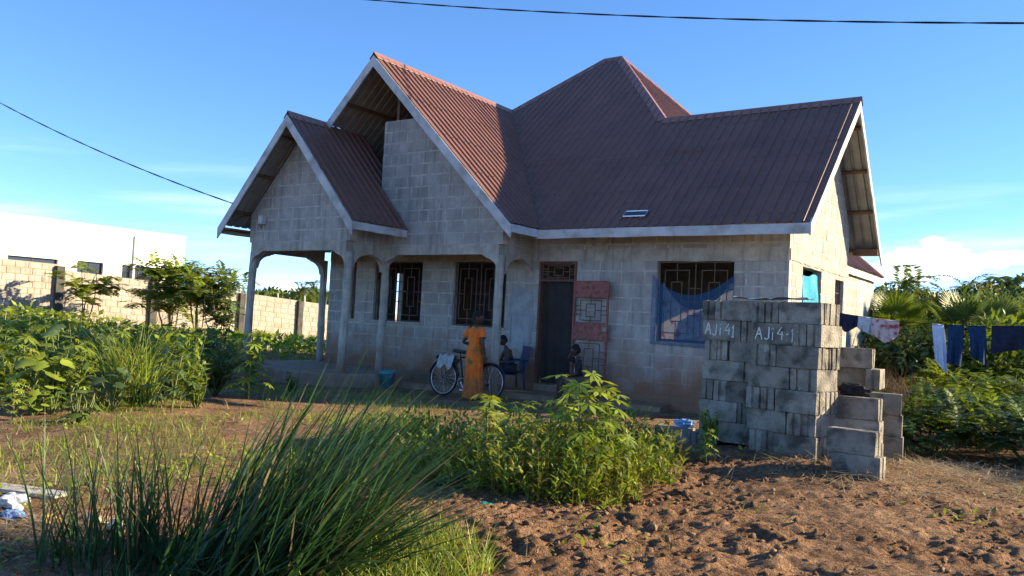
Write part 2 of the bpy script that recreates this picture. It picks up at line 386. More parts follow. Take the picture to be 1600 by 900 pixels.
# clods of turned earth, far too many to count
def lumps(P, R, squash=.65):
    ico = np.array([(0,0,1),(.9,0,.3),(.28,.85,.3),(-.72,.53,.3),(-.72,-.53,.3),(.28,-.85,.3),(.6,.5,-.5),(-.3,.75,-.5),(-.75,0,-.5),(-.3,-.75,-.5),(.6,-.5,-.5)])
    T = np.array([(0,1,2),(0,2,3),(0,3,4),(0,4,5),(0,5,1),(1,6,2),(2,6,7),(2,7,3),(3,7,8),(3,8,4),(4,8,9),(4,9,5),(5,9,10),(5,10,1),(1,10,6)])
    n = len(P); A = ico[None]*(1+.55*(nr.random((n, 11, 1))-.5)*2) ; A = A*R[:,None,None]
    A[:,:,2] *= squash; t = nr.random(n)*6.28; c, s = np.cos(t)[:,None], np.sin(t)[:,None]
    Xr = A[:,:,0]*c - A[:,:,1]*s*(.6+.6*nr.random((n,1))); Yr = A[:,:,0]*s + A[:,:,1]*c
    Vv = np.stack([Xr, Yr, A[:,:,2]], -1) + P[:,None,:]
    Ff = (T[None] + 11*np.arange(n)[:,None,None]).reshape(-1, 3)
    return Vv.reshape(-1, 3), Ff
n = 16000
cxs = nr.uniform(-3.5, 4.6, n); cys = nr.uniform(-11.4, -4.6, n)
keep = nr.random(n) < plow(cxs, cys)*.93*(fbm(cxs*.9, cys*.9, 2)*1.6) + .10; cxs, cys = cxs[keep], cys[keep]
Rr = .004 + .036*nr.random(len(cxs))**6
Vv, Ff = lumps(np.stack([cxs, cys, H(cxs, cys)+Rr*.25], -1), Rr)
tag(link('soil_clods', np_mesh('soil_clods', Vv, Ff, MT['clod'])), 'crumbly brown clods of turned garden earth in the foreground', 'soil', kind='stuff')

# ================================================================== house
house = empty('house', (-5.5, 0, -.28))
tag(house, 'unfinished grey concrete block house with maroon ribbed metal roof and arched porch', 'house')
HO = Vector((5.5, 0, .28))           # children are written in world coordinates, shifted into the house frame
def hb(mb, name, mats, parent=None, smooth=False):
    o = mb.build(name, mats, parent or house, smooth)
    if (parent or house) is house: o.location = HO
    return o
def clip_poly(P, Q):
    """convex P clipped by convex counter-clockwise Q"""
    out = list(P)
    for i in range(len(Q)):
        a, b = Q[i], Q[(i+1) % len(Q)]; inp = out; out = []
        if not inp: return []
        sd = lambda p: (b[0]-a[0])*(p[1]-a[1]) - (b[1]-a[1])*(p[0]-a[0])
        for k in range(len(inp)):
            p, q = inp[k-1], inp[k]; sp, sq = sd(p), sd(q)
            if (sp >= 0) != (sq >= 0):
                t = sp/(sp-sq); out.append((p[0]+(q[0]-p[0])*t, p[1]+(q[1]-p[1])*t))
            if sq >= 0: out.append(q)
    return out
def area(P): return .5*abs(sum(P[k-1][0]*P[k][1]-P[k][0]*P[k-1][1] for k in range(len(P))))
def minus(r, o):
    """rect (u0,u1,z0,z1) minus opening"""
    u0, u1, z0, z1 = r; a, b, c, d = o
    if a >= u1 or b <= u0 or c >= z1 or d <= z0: return [r]
    R = []
    if u0 < a: R.append((u0, a, z0, z1))
    if u1 > b: R.append((b, u1, z0, z1))
    m0, m1 = max(u0, a), min(u1, b)
    if z0 < c: R.append((m0, m1, z0, c))
    if z1 > d: R.append((m0, m1, d, z1))
    return [q for q in R if q[1]-q[0] > .035 and q[3]-q[2] > .03]
def inset(P, d):
    c = (sum(p[0] for p in P)/len(P), sum(p[1] for p in P)/len(P))
    R = []
    for p in P:
        v = (p[0]-c[0], p[1]-c[1]); l = math.hypot(*v) or 1; k = max(0, 1-d*1.35/l); R.append((c[0]+v[0]*k, c[1]+v[1]*k))
    return R
def block_piece(poly, mapf, proud, jit=.004):
    """a block face: polygon standing proud of the joint, with worn edges"""
    n = len(poly)
    pj = [(p[0]+rnd.uniform(-jit, jit), p[1]+rnd.uniform(-jit, jit)) for p in poly]
    top = inset(pj, .013); pr = proud+rnd.uniform(-.003, .004)
    vs = [mapf(p[0], p[1], -.004) for p in pj] + [mapf(p[0], p[1], pr*.72) for p in inset(pj, .002)] + [mapf(p[0], p[1], pr) for p in top]
    fs = []
    for b0 in (0, n):
        for k in range(n): fs.append((b0+k, b0+(k+1) % n, b0+n+(k+1) % n, b0+n+k))
    fs.append(tuple(range(2*n, 3*n))); return vs, fs
HB = []
def wall_panel(O, U, Nn, poly, openings, thick=.15, blocks=True, z_bands=(), core=None, z_start=-.28, ch=.2495, bl=.47, mat_core='mortar', inner=True, cname='wall'):
    """O origin (x,y), U unit along wall, Nn outward normal; poly convex ccw in (u,z)"""
    O = np.array(O); U = np.array(U); Nn = np.array(Nn)
    flip = (U[0]*Nn[1]-U[1]*Nn[0]) > 0
    def mapf(u, z, d): p = O + U*u + Nn*d; return (p[0], p[1], z)
    us = sorted({p[0] for p in poly} | {q for o in openings for q in o[:2]}); zs = sorted({min(p[1] for p in poly), max(p[1] for p in poly)} | {q for o in openings for q in o[2:]})
    mb = MB()
    for i in range(len(us)-1):
        for j in range(len(zs)-1):
            uc, zc = (us[i]+us[i+1])/2, (zs[j]+zs[j+1])/2
            if any(o[0] < uc < o[1] and o[2] < zc < o[3] for o in openings): continue
            P = clip_poly([(us[i], zs[j]), (us[i+1], zs[j]), (us[i+1], zs[j+1]), (us[i], zs[j+1])], poly)
            if len(P) < 3 or area(P) < 1e-4: continue
            n = len(P); vs = [mapf(p[0], p[1], 0) for p in P] + [mapf(p[0], p[1], -thick) for p in P]
            fs = [tuple(range(n)), tuple(reversed(range(n, 2*n)))]
            side = []
            for k in range(n): side.append((k, n+k, n+(k+1) % n, (k+1) % n))
            if flip: fs = [tuple(reversed(f)) for f in fs]; side = [tuple(reversed(f)) for f in side]
            mb.add(vs, [fs[0]], 0); 
            nb = len(mb.v)-len(vs)
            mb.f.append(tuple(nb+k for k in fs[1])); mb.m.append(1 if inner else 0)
            for f in side: mb.f.append(tuple(nb+k for k in f)); mb.m.append(0)
    o = hb(mb, cname, [MT[mat_core], MT['inner']])
    if not blocks: return o
    z = z_start; row = 0; u_lo, u_hi = us[0], us[-1]; ztop = zs[-1]
    while z < ztop:
        off = (row % 2)*bl/2 + rnd.uniform(-.04, .04); u = u_lo - off
        while u < u_hi:
            L_ = bl + rnd.uniform(-.03, .03)
            if rnd.random() < .08: L_ *= .55
            jw = rnd.uniform(.010, .021)
            r = [(max(u+jw, u_lo), min(u+L_-jw, u_hi), z+rnd.uniform(.009, .017), z+ch-rnd.uniform(.009, .017))]
            for o_ in list(openings) + [(u_lo-1, u_hi+1, b[0], b[1]) for b in z_bands]: r = [q for x in r for q in minus(x, o_)]
            for q in r:
                if q[1]-q[0] < .05: continue
                P = clip_poly([(q[0], q[2]), (q[1], q[2]), (q[1], q[3]), (q[0], q[3])], poly)
                if len(P) < 3 or area(P) < .004: continue
                vs, fs = block_piece(P, mapf, .005)
                if flip: fs = [tuple(reversed(f)) for f in fs]
                ctr = np.mean(np.array(vs), 0); px, py, d = proj(ctr)
                HB.append((area(P)/(d*d) * (1 if 300 < px < 1345 else .3), vs, fs))
            u += L_
        z += ch; row += 1
    return o
# --- levels and lines fitted to the house
EV = .7223; ZE = 2.9365; PF = .8924; YR = 2.281; OG = .5286
ZR = ZE + PF*(YR+EV); XH = -3.398; PB = 1.15
YP = 5.2186; ZP = ZE + PF*(YP+EV); XPL, XPR = -6.6153, -6.0835
XG, ZG, PG, WG, YF = -8.2103, 6.578, .9796, 3.699, -1.65
YG = (ZG-ZE)/PF - EV
XS, ZS, PS, WS, YS = -9.5302, 5.2206, 1.0973, 2.0657, -2.7055
ZEG = 2.954; LB = (2.40, 2.63)
# front wall with door and windows; the porch side of it carries three window openings
main_open = [(-4.91, -4.05, -.3, 2.40), (-2.37, -.93, .95, 2.40), (-9.45, -8.0, 1.05, 2.40), (-7.10, -5.72, 1.03, 2.40), (-10.2, -10.05, 1.05, 2.40)]
wall_panel((0, 0), (1, 0), (0, -1), [(-10.95, -.35), (0, -.35), (0, 3.40), (-10.95, 3.40)], main_open, z_bands=[LB])
# right side wall and its gable
gw = [(0.152, -.35), (4.03, -.35), (4.03, 3.46), (YR, ZR-.12), (0.152, ZE+PF*(EV+.15)-.12)]
wall_panel((0, 0), (0, 1), (1, 0), gw, [(.78, 1.98, .95, 2.38), (3.02, 3.70, -.3, 2.32)], z_bands=[(2.42, 2.62)])
# rear wing wall
wall_panel((-.75, 0), (0, 1), (1, 0), [(4.20, -.35), (8.7, -.35), (8.7, 2.9), (4.20, 2.9)], [(5.3, 5.62, 1.2, 2.2)], z_bands=[(2.42, 2.62)])
# big gable over the porch, left edge unfinished
bgp = [(-8.0, 2.63), (-5.06, 2.63), (-5.06, ZG-PG*(-5.06-XG)-.13), (-7.02, 5.29), (-8.32, 5.29), (-8.32, 3.86)]
bgp = [(-8.32, 3.40), (-8.06, 2.63), (-5.06, 2.63), (-5.06, ZG-PG*(-5.06-XG)-.13), (-7.06, 5.29), (-8.32, 5.29)]
wall_panel((0, -1.1), (1, 0), (0, -1), bgp, [], z_start=2.63, ch=.242, bl=.45)
sgp = [(-11.22, 2.63), (-8.06, 2.63), (-8.06, ZS-PS*(-8.06-XS)-.13), (XS, ZS-.16), (-11.0, ZS-PS*(XS+11.0)-.13), (-11.22, ZS-PS*(XS+11.22)-.13)]
wall_panel((0, -2.17), (1, 0), (0, -1), sgp, [], z_start=2.63, ch=.242, bl=.45)
# porch returns above the beams
wall_panel((-5.06, 0), (0, 1), (1, 0), [(-.948, 2.63), (-.014, 2.63), (-.014, 2.95), (-.948, 2.95)], [], z_start=2.63, ch=.242)
wall_panel((-8.06, 0), (0, 1), (1, 0), [(-2.018, 2.63), (-1.114, 2.63), (-1.114, 3.3), (-2.018, 3.3)], [], z_start=2.63, ch=.242)
wall_panel((-11.22, 0), (0, 1), (-1, 0), [(-2.018, 2.63), (.1, 2.63), (.1, 3.1), (-2.018, 3.1)], [], z_start=2.63, blocks=False)
# unseen rear walls close the house; openings let daylight through
wall_panel((0, 10.3), (1, 0), (0, 1), [(-10.95, -.35), (-.75, -.35), (-.75, 2.9), (-10.95, 2.9)], [(-9.6, -8.3, .95, 2.3), (-6.6, -5.2, .95, 2.3), (-3.4, -2.2, .95, 2.3)], blocks=False)
wall_panel((-10.95, 0), (0, 1), (-1, 0), [(.152, -.35), (10.14, -.35), (10.14, 2.9), (.152, 2.9)], [(2.2, 2.42, 1.0, 2.3), (6, 7.4, .95, 2.35)], blocks=False)
wall_panel((0, 4.2), (1, 0), (0, -1), [(-10.79, -.35), (-.15, -.35), (-.15, 3.3), (-10.79, 3.3)], [(-10.3, -9.9, -.3, 2.2), (-8.2, -7.8, -.3, 2.2)], blocks=False, mat_core='inner', cname='partition')
wall_panel((-5.3, 0), (0, 1), (1, 0), [(.16, -.35), (4.04, -.35), (4.04, 3.3), (.16, 3.3)], [(1.5, 2.4, -.3, 2.2)], blocks=False, mat_core='inner', cname='partition')
wall_panel((-.75, 8.7), (0, 1), (1, 0), [(0, -.35), (1.44, -.35), (1.44, 2.9), (0, 2.9)], [], blocks=False)
HB.sort(key=lambda t: -t[0])
for w, vs, fs in HB[:300]:
    MB().add(vs, fs).build('block', MT['block'], house).location = HO
mb = MB()
for w, vs, fs in HB[300:]: mb.add(vs, fs)
tag(hb(mb, 'remaining_blocks', MT['block']), kind='stuff')
print('house blocks', len(HB))
hb(MB().box(-10.8, -.16, .16, 10.1, -.3, 0), 'floor', MT['concrete'])
# cast ring beam (rough, a little proud of the blocks)
def rough_bar(u0, u1, z0, z1, mapf, d0, d1, n=24, j=.012):
    mb = MB(); pts = []
    for i in range(n+1):
        u = u0+(u1-u0)*i/n; a = z0+rnd.uniform(-j, j); b = z1+rnd.uniform(-j, j); e = d1+rnd.uniform(-.003, .004)
        pts.append([mapf(u, a, d0), mapf(u, a, e), mapf(u, b, e), mapf(u, b, d0)])
    mb.loft(pts); return mb
hb(rough_bar(-4.98, -.012, *LB, lambda u, z, d: (u, -d, z), -.003, .016, 40), 'ring_beam', MT['concrete'])
hb(rough_bar(-10.95, -5.28, *LB, lambda u, z, d: (u, -d, z), -.003, .016, 40), 'ring_beam', MT['concrete'])
hb(rough_bar(.02, 4.02, 2.42, 2.62, lambda u, z, d: (d, u, z), -.003, .016, 30), 'ring_beam', MT['concrete'])
# --- arched beams
def arch_beam(u0, u1, mapf, w=.16, r=.34, drop=.30, ztop=2.63, z0=2.40, step=True):
    n = 44; rings = []
    for i in range(n+1):
        u = u0+(u1-u0)*i/n; e = min(u-u0, u1-u)
        zb = z0
        if e < r: t = 1-e/r; zb = z0 - .03 - drop*(1-sqrt(max(0, 1-t*t)))*1.0
        elif e > r+.06 and step: zb = z0+.035
        zt = ztop+rnd.uniform(-.006, .006)
        rings.append([mapf(u, zb, -w/2), mapf(u, zb, w/2), mapf(u, zt, w/2), mapf(u, zt, -w/2)])
    return MB().loft(rings)
fx = lambda y0: (lambda u, z, d: (u, y0+d, z)); fy = lambda x0: (lambda u, z, d: (x0-d, u, z))
hb(arch_beam(-11.14, -8.14, fx(-2.10)), 'arch_beam', MT['concrete'])
hb(arch_beam(-8.14, -5.14, fx(-1.03)), 'arch_beam', MT['concrete'])
hb(arch_beam(-2.02, -1.12, fy(-8.14), step=False), 'arch_beam', MT['concrete'])
hb(arch_beam(-.94, -.02, fy(-5.14), step=False), 'arch_beam', MT['concrete'])
hb(arch_beam(-2.02, -.10, fy(-11.14)), 'arch_beam', MT['concrete'])
# --- porch columns: cast in pipe, slightly crooked
def column(x, y, z0, lean=0, r=.083):
    pts = []; rad = []
    for i in range(15):
        t = i/14; pts.append((x+.012*sin(t*5+x)+lean*(1-t), y+.008*sin(t*4+y), z0+(2.42-z0)*t)); rad.append(r*(1+.05*sin(i*2.1+x))*(1.0 if i % 5 else 1.05))
    return MB().tube(pts, rad, 14)
for (x, y, z0, ln) in ((-11.14, -2.10, -.3, -.03), (-8.14, -2.10, -.3, -.02), (-8.14, -1.03, -.3, -.01), (-5.14, -1.03, -.35, -.02), (-11.14, -.02, -.3, .0)):
    hb(column(x, y, z0, ln), 'column', MT['concrete'], smooth=True)
# --- plaster patch beside the door
mb = MB(); pp = []
for k in range(26):
    t = 2*pi*k/26; pp.append((-5.30+.30*abs(cos(t))**.55*(1 if cos(t) > 0 else -1)*rnd.uniform(.85, 1.1), 1.22+.66*abs(sin(t))**.6*(1 if sin(t) > 0 else -1)*rnd.uniform(.86, 1.08)))
mb.add([(p[0], -.013, p[1]) for p in pp]+[(p[0]*.985-5.30*.015, -.017, p[1]*.985+1.25*.015) for p in pp], [tuple(range(26, 52))]+[(k, (k+1) % 26, 26+(k+1) % 26, 26+k) for k in range(26)])
hb(mb, 'plaster_patch', MT['plaster'])
# --- roof
roof = empty('roof', HO, parent=house)
RIB, RH = .192, .030
PROF = [(0, 0), (.128, 0), (.145, RH), (.175, RH), (.192, 0)]
SCREW = MB()
def slope(O, U, S, pitch, lo, hi, per=4, purlins=None, smin=-9, smax_=99, lift=0, screws=None):
    """ribbed sheets; O = (x,y,z) at u=0,s=0; lo/hi = piecewise-linear bounds [(u,s)...]"""
    U = Vector((U[0], U[1], 0)); S = Vector((S[0], S[1], 0)); nn = Vector((-S.x*pitch, -S.y*pitch, 1)).normalized()
    ul, sl_ = [p[0] for p in lo], [p[1] for p in lo]; uh, sh_ = [p[0] for p in hi], [p[1] for p in hi]
    L_ = lambda u: max(smin, float(np.interp(u, ul, sl_))); Hh = lambda u: min(smax_, float(np.interp(u, uh, sh_)))
    O = Vector(O)
    def P(u, s, h): return O + U*u + S*s + Vector((0, 0, pitch*s)) + nn*h
    u0, u1 = max(ul[0], uh[0]), min(ul[-1], uh[-1])
    flip = (U.cross(S)).z < 0
    k = 0; nrib = int(math.ceil((u1-u0)/RIB)); brk = sorted(set(ul+uh))
    for s0 in range(0, nrib, per):
        mb = MB(); dl = rnd.uniform(0, .004)+lift; de = rnd.uniform(-.014, .012); dt = rnd.uniform(-.0, .004)
        for r in range(s0, min(s0+per, nrib)):
            b = u0+r*RIB
            for q in range(4):
                (a0, h0), (a1, h1) = PROF[q], PROF[q+1]
                cuts = [b+a0] + [x for x in brk if b+a0+1e-6 < x < b+a1-1e-6] + [b+a1]
                for ca, cb in zip(cuts[:-1], cuts[1:]):
                    if ca >= u1-1e-6: continue
                    ha = h0+(h1-h0)*(ca-b-a0)/(a1-a0)
                    if cb > u1: cb = u1
                    hb_ = h0+(h1-h0)*(cb-b-a0)/(a1-a0)
                    e = 1e-5
                    la, lb_, ta, tb = L_(ca+e), L_(cb-e), Hh(ca+e), Hh(cb-e)
                    if la < .001 or la == smin: la += de
                    if lb_ < .001 or lb_ == smin: lb_ += de
                    if ta-la < .002 and tb-lb_ < .002: continue
                    ta = max(ta, la+.0005); tb = max(tb, lb_+.0005)
                    for off, mi in ((0, 0), (-.004, 1)):
                        vs = [P(ca, la, ha+off+dl), P(cb, lb_, hb_+off+dl), P(cb, tb, hb_+off+dl+dt), P(ca, ta, ha+off+dl+dt)]
                        f = (0, 1, 2, 3) if (mi == 0) != flip else (3, 2, 1, 0)
                        mb.add(vs, [f], mi)
        if mb.v: mb.build('roof_sheet', [MT['roof'], MT['under']], roof)
    if screws:
        for s in screws:
            for r in range(nrib):
                u = u0+r*RIB+.16
                if u < u1 and L_(u)+.05 < s < Hh(u)-.05 and rnd.random() < .8:
                    c = P(u+rnd.uniform(-.006, .006), s+rnd.uniform(-.02, .02), RH+.006+lift); SCREW.bar(c, c+nn*.008, .018, .018, up=(1, .2, 0))
    if purlins:
        smax = max(sh_)
        for s in np.arange(purlins[0], smax-.05, purlins[1]):
            us = [u for u in np.linspace(u0+.01, u1-.01, 200) if L_(u)+.02 <= s <= Hh(u)-.02]
            if len(us) < 3: continue
            a, b = (max(us[0], purlins[2]) if len(purlins) > 2 else us[0]), us[-1]
            if b-a < .05: continue
            MB().bar(P(a, s, -.036), P(b, s, -.036), .05, .06, up=nn).build('purlin', MT['timber'], roof)
    return P
XHR = XPR + (ZP-ZE)/.977                      # right eave of the hip
_lo = [(XG, YG+EV), (XG+WG+.02, 0), (OG, 0)]; _hi = [(XG, YG+EV), (XPL, YP+EV), (XPR, YP+EV), (XH, YR+EV), (OG, YR+EV)]
slope((0, -EV, ZE), (1, 0), (0, 1), PF, _lo, _hi, smax_=2.02, purlins=(.08, .75, -.05), screws=(.15, .85, 1.55))
slope((0, -EV, ZE), (1, 0), (0, 1), PF, _lo, _hi, smin=1.90, lift=.007, screws=(1.96, 2.6, 3.4, 4.2, 5.0))
yre = YR+(ZR-ZE)/PB
slope((0, yre, ZE), (1, 0), (0, -1), PB, [(XH, yre-YR), (XHR, 0), (OG, 0)], [(XH, yre-YR), (OG, yre-YR)], purlins=(.10, .62))
smax = XHR-XPR
slope((XHR, 0, ZE), (0, 1), (-1, 0), .977, [(YR, XHR-XH), (yre, 0), (11.2, 0)], [(YR, XHR-XH), (YP, smax), (11.2, 0)])
slope((0, 11.2, ZE), (1, 0), (0, -1), (ZP-ZE)/(11.2-YP), [(-11.7, 0), (XHR, 0)], [(-11.7, 0), (XPL, 11.2-YP), (XPR, 11.2-YP), (XHR, 0)], per=6)
slope((-11.7, 0, ZE), (0, 1), (1, 0), (ZP-ZE)/(XPL+11.7), [(YG, 0), (11.2, 0)], [(YG, XG+11.7), (YP, XPL+11.7), (11.2, 0)], per=6)
slope((XG+WG, 0, ZEG), (0, 1), (-1, 0), PG, [(YF, 0), (-EV, 0), (YG, WG)], [(YF, WG), (YG, WG)], purlins=(.35, .85), screws=(.2, 1.0, 1.8, 2.6, 3.4))
slope((XG-WG, 0, ZEG), (0, 1), (1, 0), PG, [(YF, 2.34), (-1.14, 2.34), (-1.139, 0), (YG, 0)], [(YF, WG), (YG, WG)], purlins=(.4, .8))
slope((XS+WS, 0, ZEG), (0, 1), (-1, 0), PS, [(YS, 0), (-1.13, 0), (-1.129, .90), (-.5, .90)], [(YS, WS), (-.5, WS)], purlins=(.3, .7))
slope((XS-WS, 0, ZEG), (0, 1), (1, 0), PS, [(YS, 0), (-1.15, 0)], [(YS, WS), (-1.15, WS)], purlins=(.3, .7))
tag(SCREW.build('roof_screws', pm('screw_metal', (.05,.04,.04), None, rough=.6, metal=.3), roof), kind='stuff')
def cap(a, b, s1, s2, w=.17, name='ridge_cap'):
    """folded ridge flashing from a to b; s1,s2 = down-slope unit vectors of the two sides"""
    a = Vector(a); b = Vector(b); s1 = Vector(s1).normalized(); s2 = Vector(s2).normalized(); up = Vector((0, 0, .036))
    mb = MB(); d = (b-a).normalized()
    ra = [a+s1*w+up, a+s1*.04+up*1.25, a+up*1.75, a+s2*.04+up*1.25, a+s2*w+up]; rb = [p-a+b for p in ra]
    n = 5
    mb.add(ra+rb, [(i, i+1, n+i+1, n+i) for i in range(4)])
    lo = [p-Vector((0, 0, .004)) for p in ra+rb]
    mb.add(lo, [(n+i, n+i+1, i+1, i) for i in range(4)])
    mb.add(ra+rb+lo, [(4, 14, 19, 9), (0, 5, 15, 10)])
    mb.build(name, MT['cap'], roof)
cap((XH-.05, YR, ZR), (OG+.02, YR, ZR), (0, -1, -PF), (0, 1, -PB))
cap((XPL, YP, ZP), (XPR, YP, ZP), (0, -1, -PF), (0, 1, -.886))
cap((XPR, YP, ZP), (XH, YR, ZR), (-1, -1, -.0), (1, 1, -.0)) if 0 else None
def hipcap(a, b, n1, n2, w=.17):
    a = Vector(a); b = Vector(b); d = (b-a).normalized(); n1 = Vector(n1).normalized(); n2 = Vector(n2).normalized()
    s1 = d.cross(n1); s2 = d.cross(n2)
    if s1.z > 0: s1 = -s1
    if s2.z > 0: s2 = -s2
    cap(a, b, s1, s2, w)
nF = (0, -PF, 1); nRt = (.977, 0, 1); nB = (0, .886, 1); nLf = (-1.04, 0, 1)
hipcap((XPR, YP, ZP), (XH, YR, ZR), nF, nRt)
hipcap((XPR, YP, ZP), (XHR, 11.2, ZE), nRt, nB)
hipcap((XPL, YP, ZP), (XG, YG, ZG), nF, nLf)
hipcap((XPL, YP, ZP), (-11.7, 11.2, ZE), nLf, nB)
cap((XG, YF-.02, ZG), (XG, YG, ZG), (1, 0, -PG), (-1, 0, -PG))
cap((XS, YS-.02, ZS), (XS, -1.66, ZS), (1, 0, -PS), (-1, 0, -PS))
# fascia and barge boards
def board(a, b, h=.17, t=.028, drop=.0, name='fascia_board', sag=.006):
    a = Vector(a); b = Vector(b); d = (b-a); sd = d.cross(Vector((0, 0, 1))).normalized()*t/2; n = max(6, int(d.length/.3)); rings = []
    for i in range(n+1):
        p = a+d*(i/n); q = Vector((0, 0, -h+rnd.uniform(-sag, sag))); p = p+Vector((0, 0, -drop+rnd.uniform(-sag, sag)*.4))+sd*rnd.uniform(-.15, .15)
        rings.append([p-sd+q, p+sd+q, p+sd, p-sd])
    return MB().loft(rings).build(name, MT['fascia'], roof)
e = .012
board((XG+WG-.02, -EV-.01, ZE-e), (OG-.01, -EV-.01, ZE-e), .165)
for (xx, yy, zz, hw, pt, xl) in ((XG, YF, ZG, WG, PG, 2.36), (XS, YS, ZS, WS, PS, None)):
    board((xx, yy-.012, zz-e-.01), (xx+hw+.03, yy-.012, zz-e-.01-pt*(hw+.03)), .235)
    lw = hw-xl if xl else hw+.03
    board((xx-.002, yy-.013, zz-e-.01), (xx-lw, yy-.013, zz-e-.01-pt*lw), .235)
board((OG-.012, -EV-.03, ZE-e-.01), (OG-.012, YR, ZR-e-.01), .19)
board((OG-.013, yre+.02, ZE-e-.02), (OG-.013, YR, ZR-e-.01), .19)
board((XS+WS-.005, YS+.01, ZEG-e-.01), (XS+WS-.005, -1.16, ZEG-e-.01), .15)
board((XG+WG-.005, YF+.01, ZEG-e-.01), (XG+WG-.005, -EV-.03, ZEG-e-.01), .15)
board((XHR-.02, yre-.2, ZE-e-.01), (XHR-.02, 11.15, ZE-e-.01), .17)
board((XS-WS-.005, YS+.01, ZEG-e-.01), (XS-WS-.005, -1.16, ZEG-e-.01), .15)
# rusty box end closing the rear eave of the right gable
MB().box(.02, OG-.03, yre-.30, yre-.03, ZE-.02, ZE+.10).build('eave_box', MT['timber'], roof)
MB().box(XS-WS+.02, -11.26, YS+.02, -1.2, ZEG-.10, ZEG-.06).build('eave_box', MT['timber'], roof)
# timbers in the open gable
MB().bar((-8.05, -.98, 5.2), (-8.05, -.98, 6.2), .07, .05, up=(0, 1, 0)).build('post', MT['timber'], roof)
MB().bar((-8.35, -.55, 4.05), (-10.2, -.55, 4.05), .06, .09).build('tie_beam', MT['timber'], roof)
MB().bar((-7.2, -1.0, 5.2), (-8.2, -1.0, 6.25), .05, .07).build('rafter', MT['timber'], roof)
for yy in (.4, 1.6): 
    MB().bar((XG, yy, ZG-.12), (XG-3.4, yy, ZG-.12-PG*3.4), .05, .1).build('rafter', MT['timber'], roof)
    MB().bar((XG, yy, ZG-.12), (XG+2.2-yy*.6, yy, ZG-.12-PG*(2.2-yy*.6)), .05, .1).build('rafter', MT['timber'], roof)
# --- window grilles
def grille(u0, u1, z0, z1, mapf, t=.016, nests=2, vert=.145, name='window_grille'):
    mb = MB()
    def seg(a, b): mb.bar(mapf(*a), mapf(*b), t, t, up=(.3, .2, .93) if a[0] != b[0] else (.9, .4, 0))
    for a, b in (((u0, z0), (u1, z0)), ((u0, z1), (u1, z1)), ((u0, z0), (u0, z1)), ((u1, z0), (u1, z1))): seg(a, b)
    w = (u1-u0)/nests
    for k in range(nests):
        a, b = u0+k*w, u0+(k+1)*w
        if k: seg((a, z0), (a, z1))
        for f, g_ in ((.17, .10), (.36, .25)):
            p, q, r_, s_ = a+w*f, b-w*f, z0+(z1-z0)*g_, z1-(z1-z0)*g_
            for c, d in (((p, r_), (q, r_)), ((p, s_), (q, s_)), ((p, r_), (p, s_)), ((q, r_), (q, s_))): seg(c, d)
        m = (a+b)/2; zm = (z0+z1)/2
        seg((m, z0), (m, z0+(z1-z0)*.25)); seg((m, z1-(z1-z0)*.25), (m, z1)); seg((a, zm), (a+w*.36, zm)); seg((b-w*.36, zm), (b, zm))
        for f in (.33, .67): seg((a, z0+(z1-z0)*f), (a+w*.17, z0+(z1-z0)*f)); seg((b-w*.17, z0+(z1-z0)*f), (b, z0+(z1-z0)*f))
    return mb
my = lambda y: (lambda u, z: (u, y, z))
for (a, b, c, d) in main_open[1:4]: hb(grille(a+.02, b-.02, c+.02, d-.02, my(.06)), 'window_grille', MT['rust'])
hb(grille(-10.18, -10.07, 1.07, 2.38, my(.06), nests=1), 'window_grille', MT['rust'])
hb(grille(3.04, 3.68, 0, 2.30, lambda u, z: (-.07, u, z), nests=1), 'door_grille', MT['rust'])
for (a, b, c, d) in main_open[1:4]: hb(MB().box(a-.03, b+.03, -.03, -.0125, c-.045, c-.002), 'window_sill', MT['concrete'])
# --- door: frame, transom grille, open grille leaf
fr = MB()
fr.box(-4.908, -4.862, -.022, .10, -.02, 2.398).box(-4.098, -4.052, -.022, .10, -.02, 2.398).box(-4.862, -4.098, -.022, .10, 2.352, 2.398).box(-4.862, -4.098, -.018, .09, 2.0, 2.035)
hb(fr, 'door_frame', MT['rust'])
hb(grille(-4.855, -4.105, 2.05, 2.34, my(.03), nests=1), 'transom_grille', MT['rust'])
hb(MB().box(-4.86, -4.10, -.10, .14, -.22, -.02), 'door_step', MT['concrete'])
leaf = empty('door_leaf', HO+Vector((-4.05, -.035, .0)), rz=radians(-9), parent=house)
lw, z0, z1 = .80, .02, 2.0
mb = MB()
for a, b in (((0, 0, z0), (0, 0, z1)), ((lw, 0, z0), (lw, 0, z1)), ((0, 0, z0), (lw, 0, z0)), ((0, 0, z1), (lw, 0, z1))): mb.bar(a, b, .035, .035, up=(.01, 1, .01))
mb.build('leaf_frame', MT['redpaint'], leaf)
for a, b in ((1.70, 1.985), (.90, 1.22), (.035, .22)): MB().box(.018, lw-.018, -.010, .010, a, b).build('door_panel', MT['redpaint'], leaf)
for a, b in ((1.22, 1.70), (.22, .90)): grille(.02, lw-.02, a, b, lambda u, z: (u, 0, z), .014, 1).build('door_grille', MT['rust'], leaf)
MB().box(lw-.085, lw+.015, -.035, -.019, 1.07, 1.15).build('lock', pm('lock_metal', (.20,.18,.14), (.28,.26,.2), 20, .5, metal=.5), leaf)
o = MB().grid(lambda a, b: (-4.85+.74*a, .115+.012*sin(a*21+b)+.01*sin(a*9), .0+1.99*b), 30, 6).build('door_curtain', MT['dark'], None, True)
tag(o, 'plain dark curtain hanging in the open doorway', 'curtain')
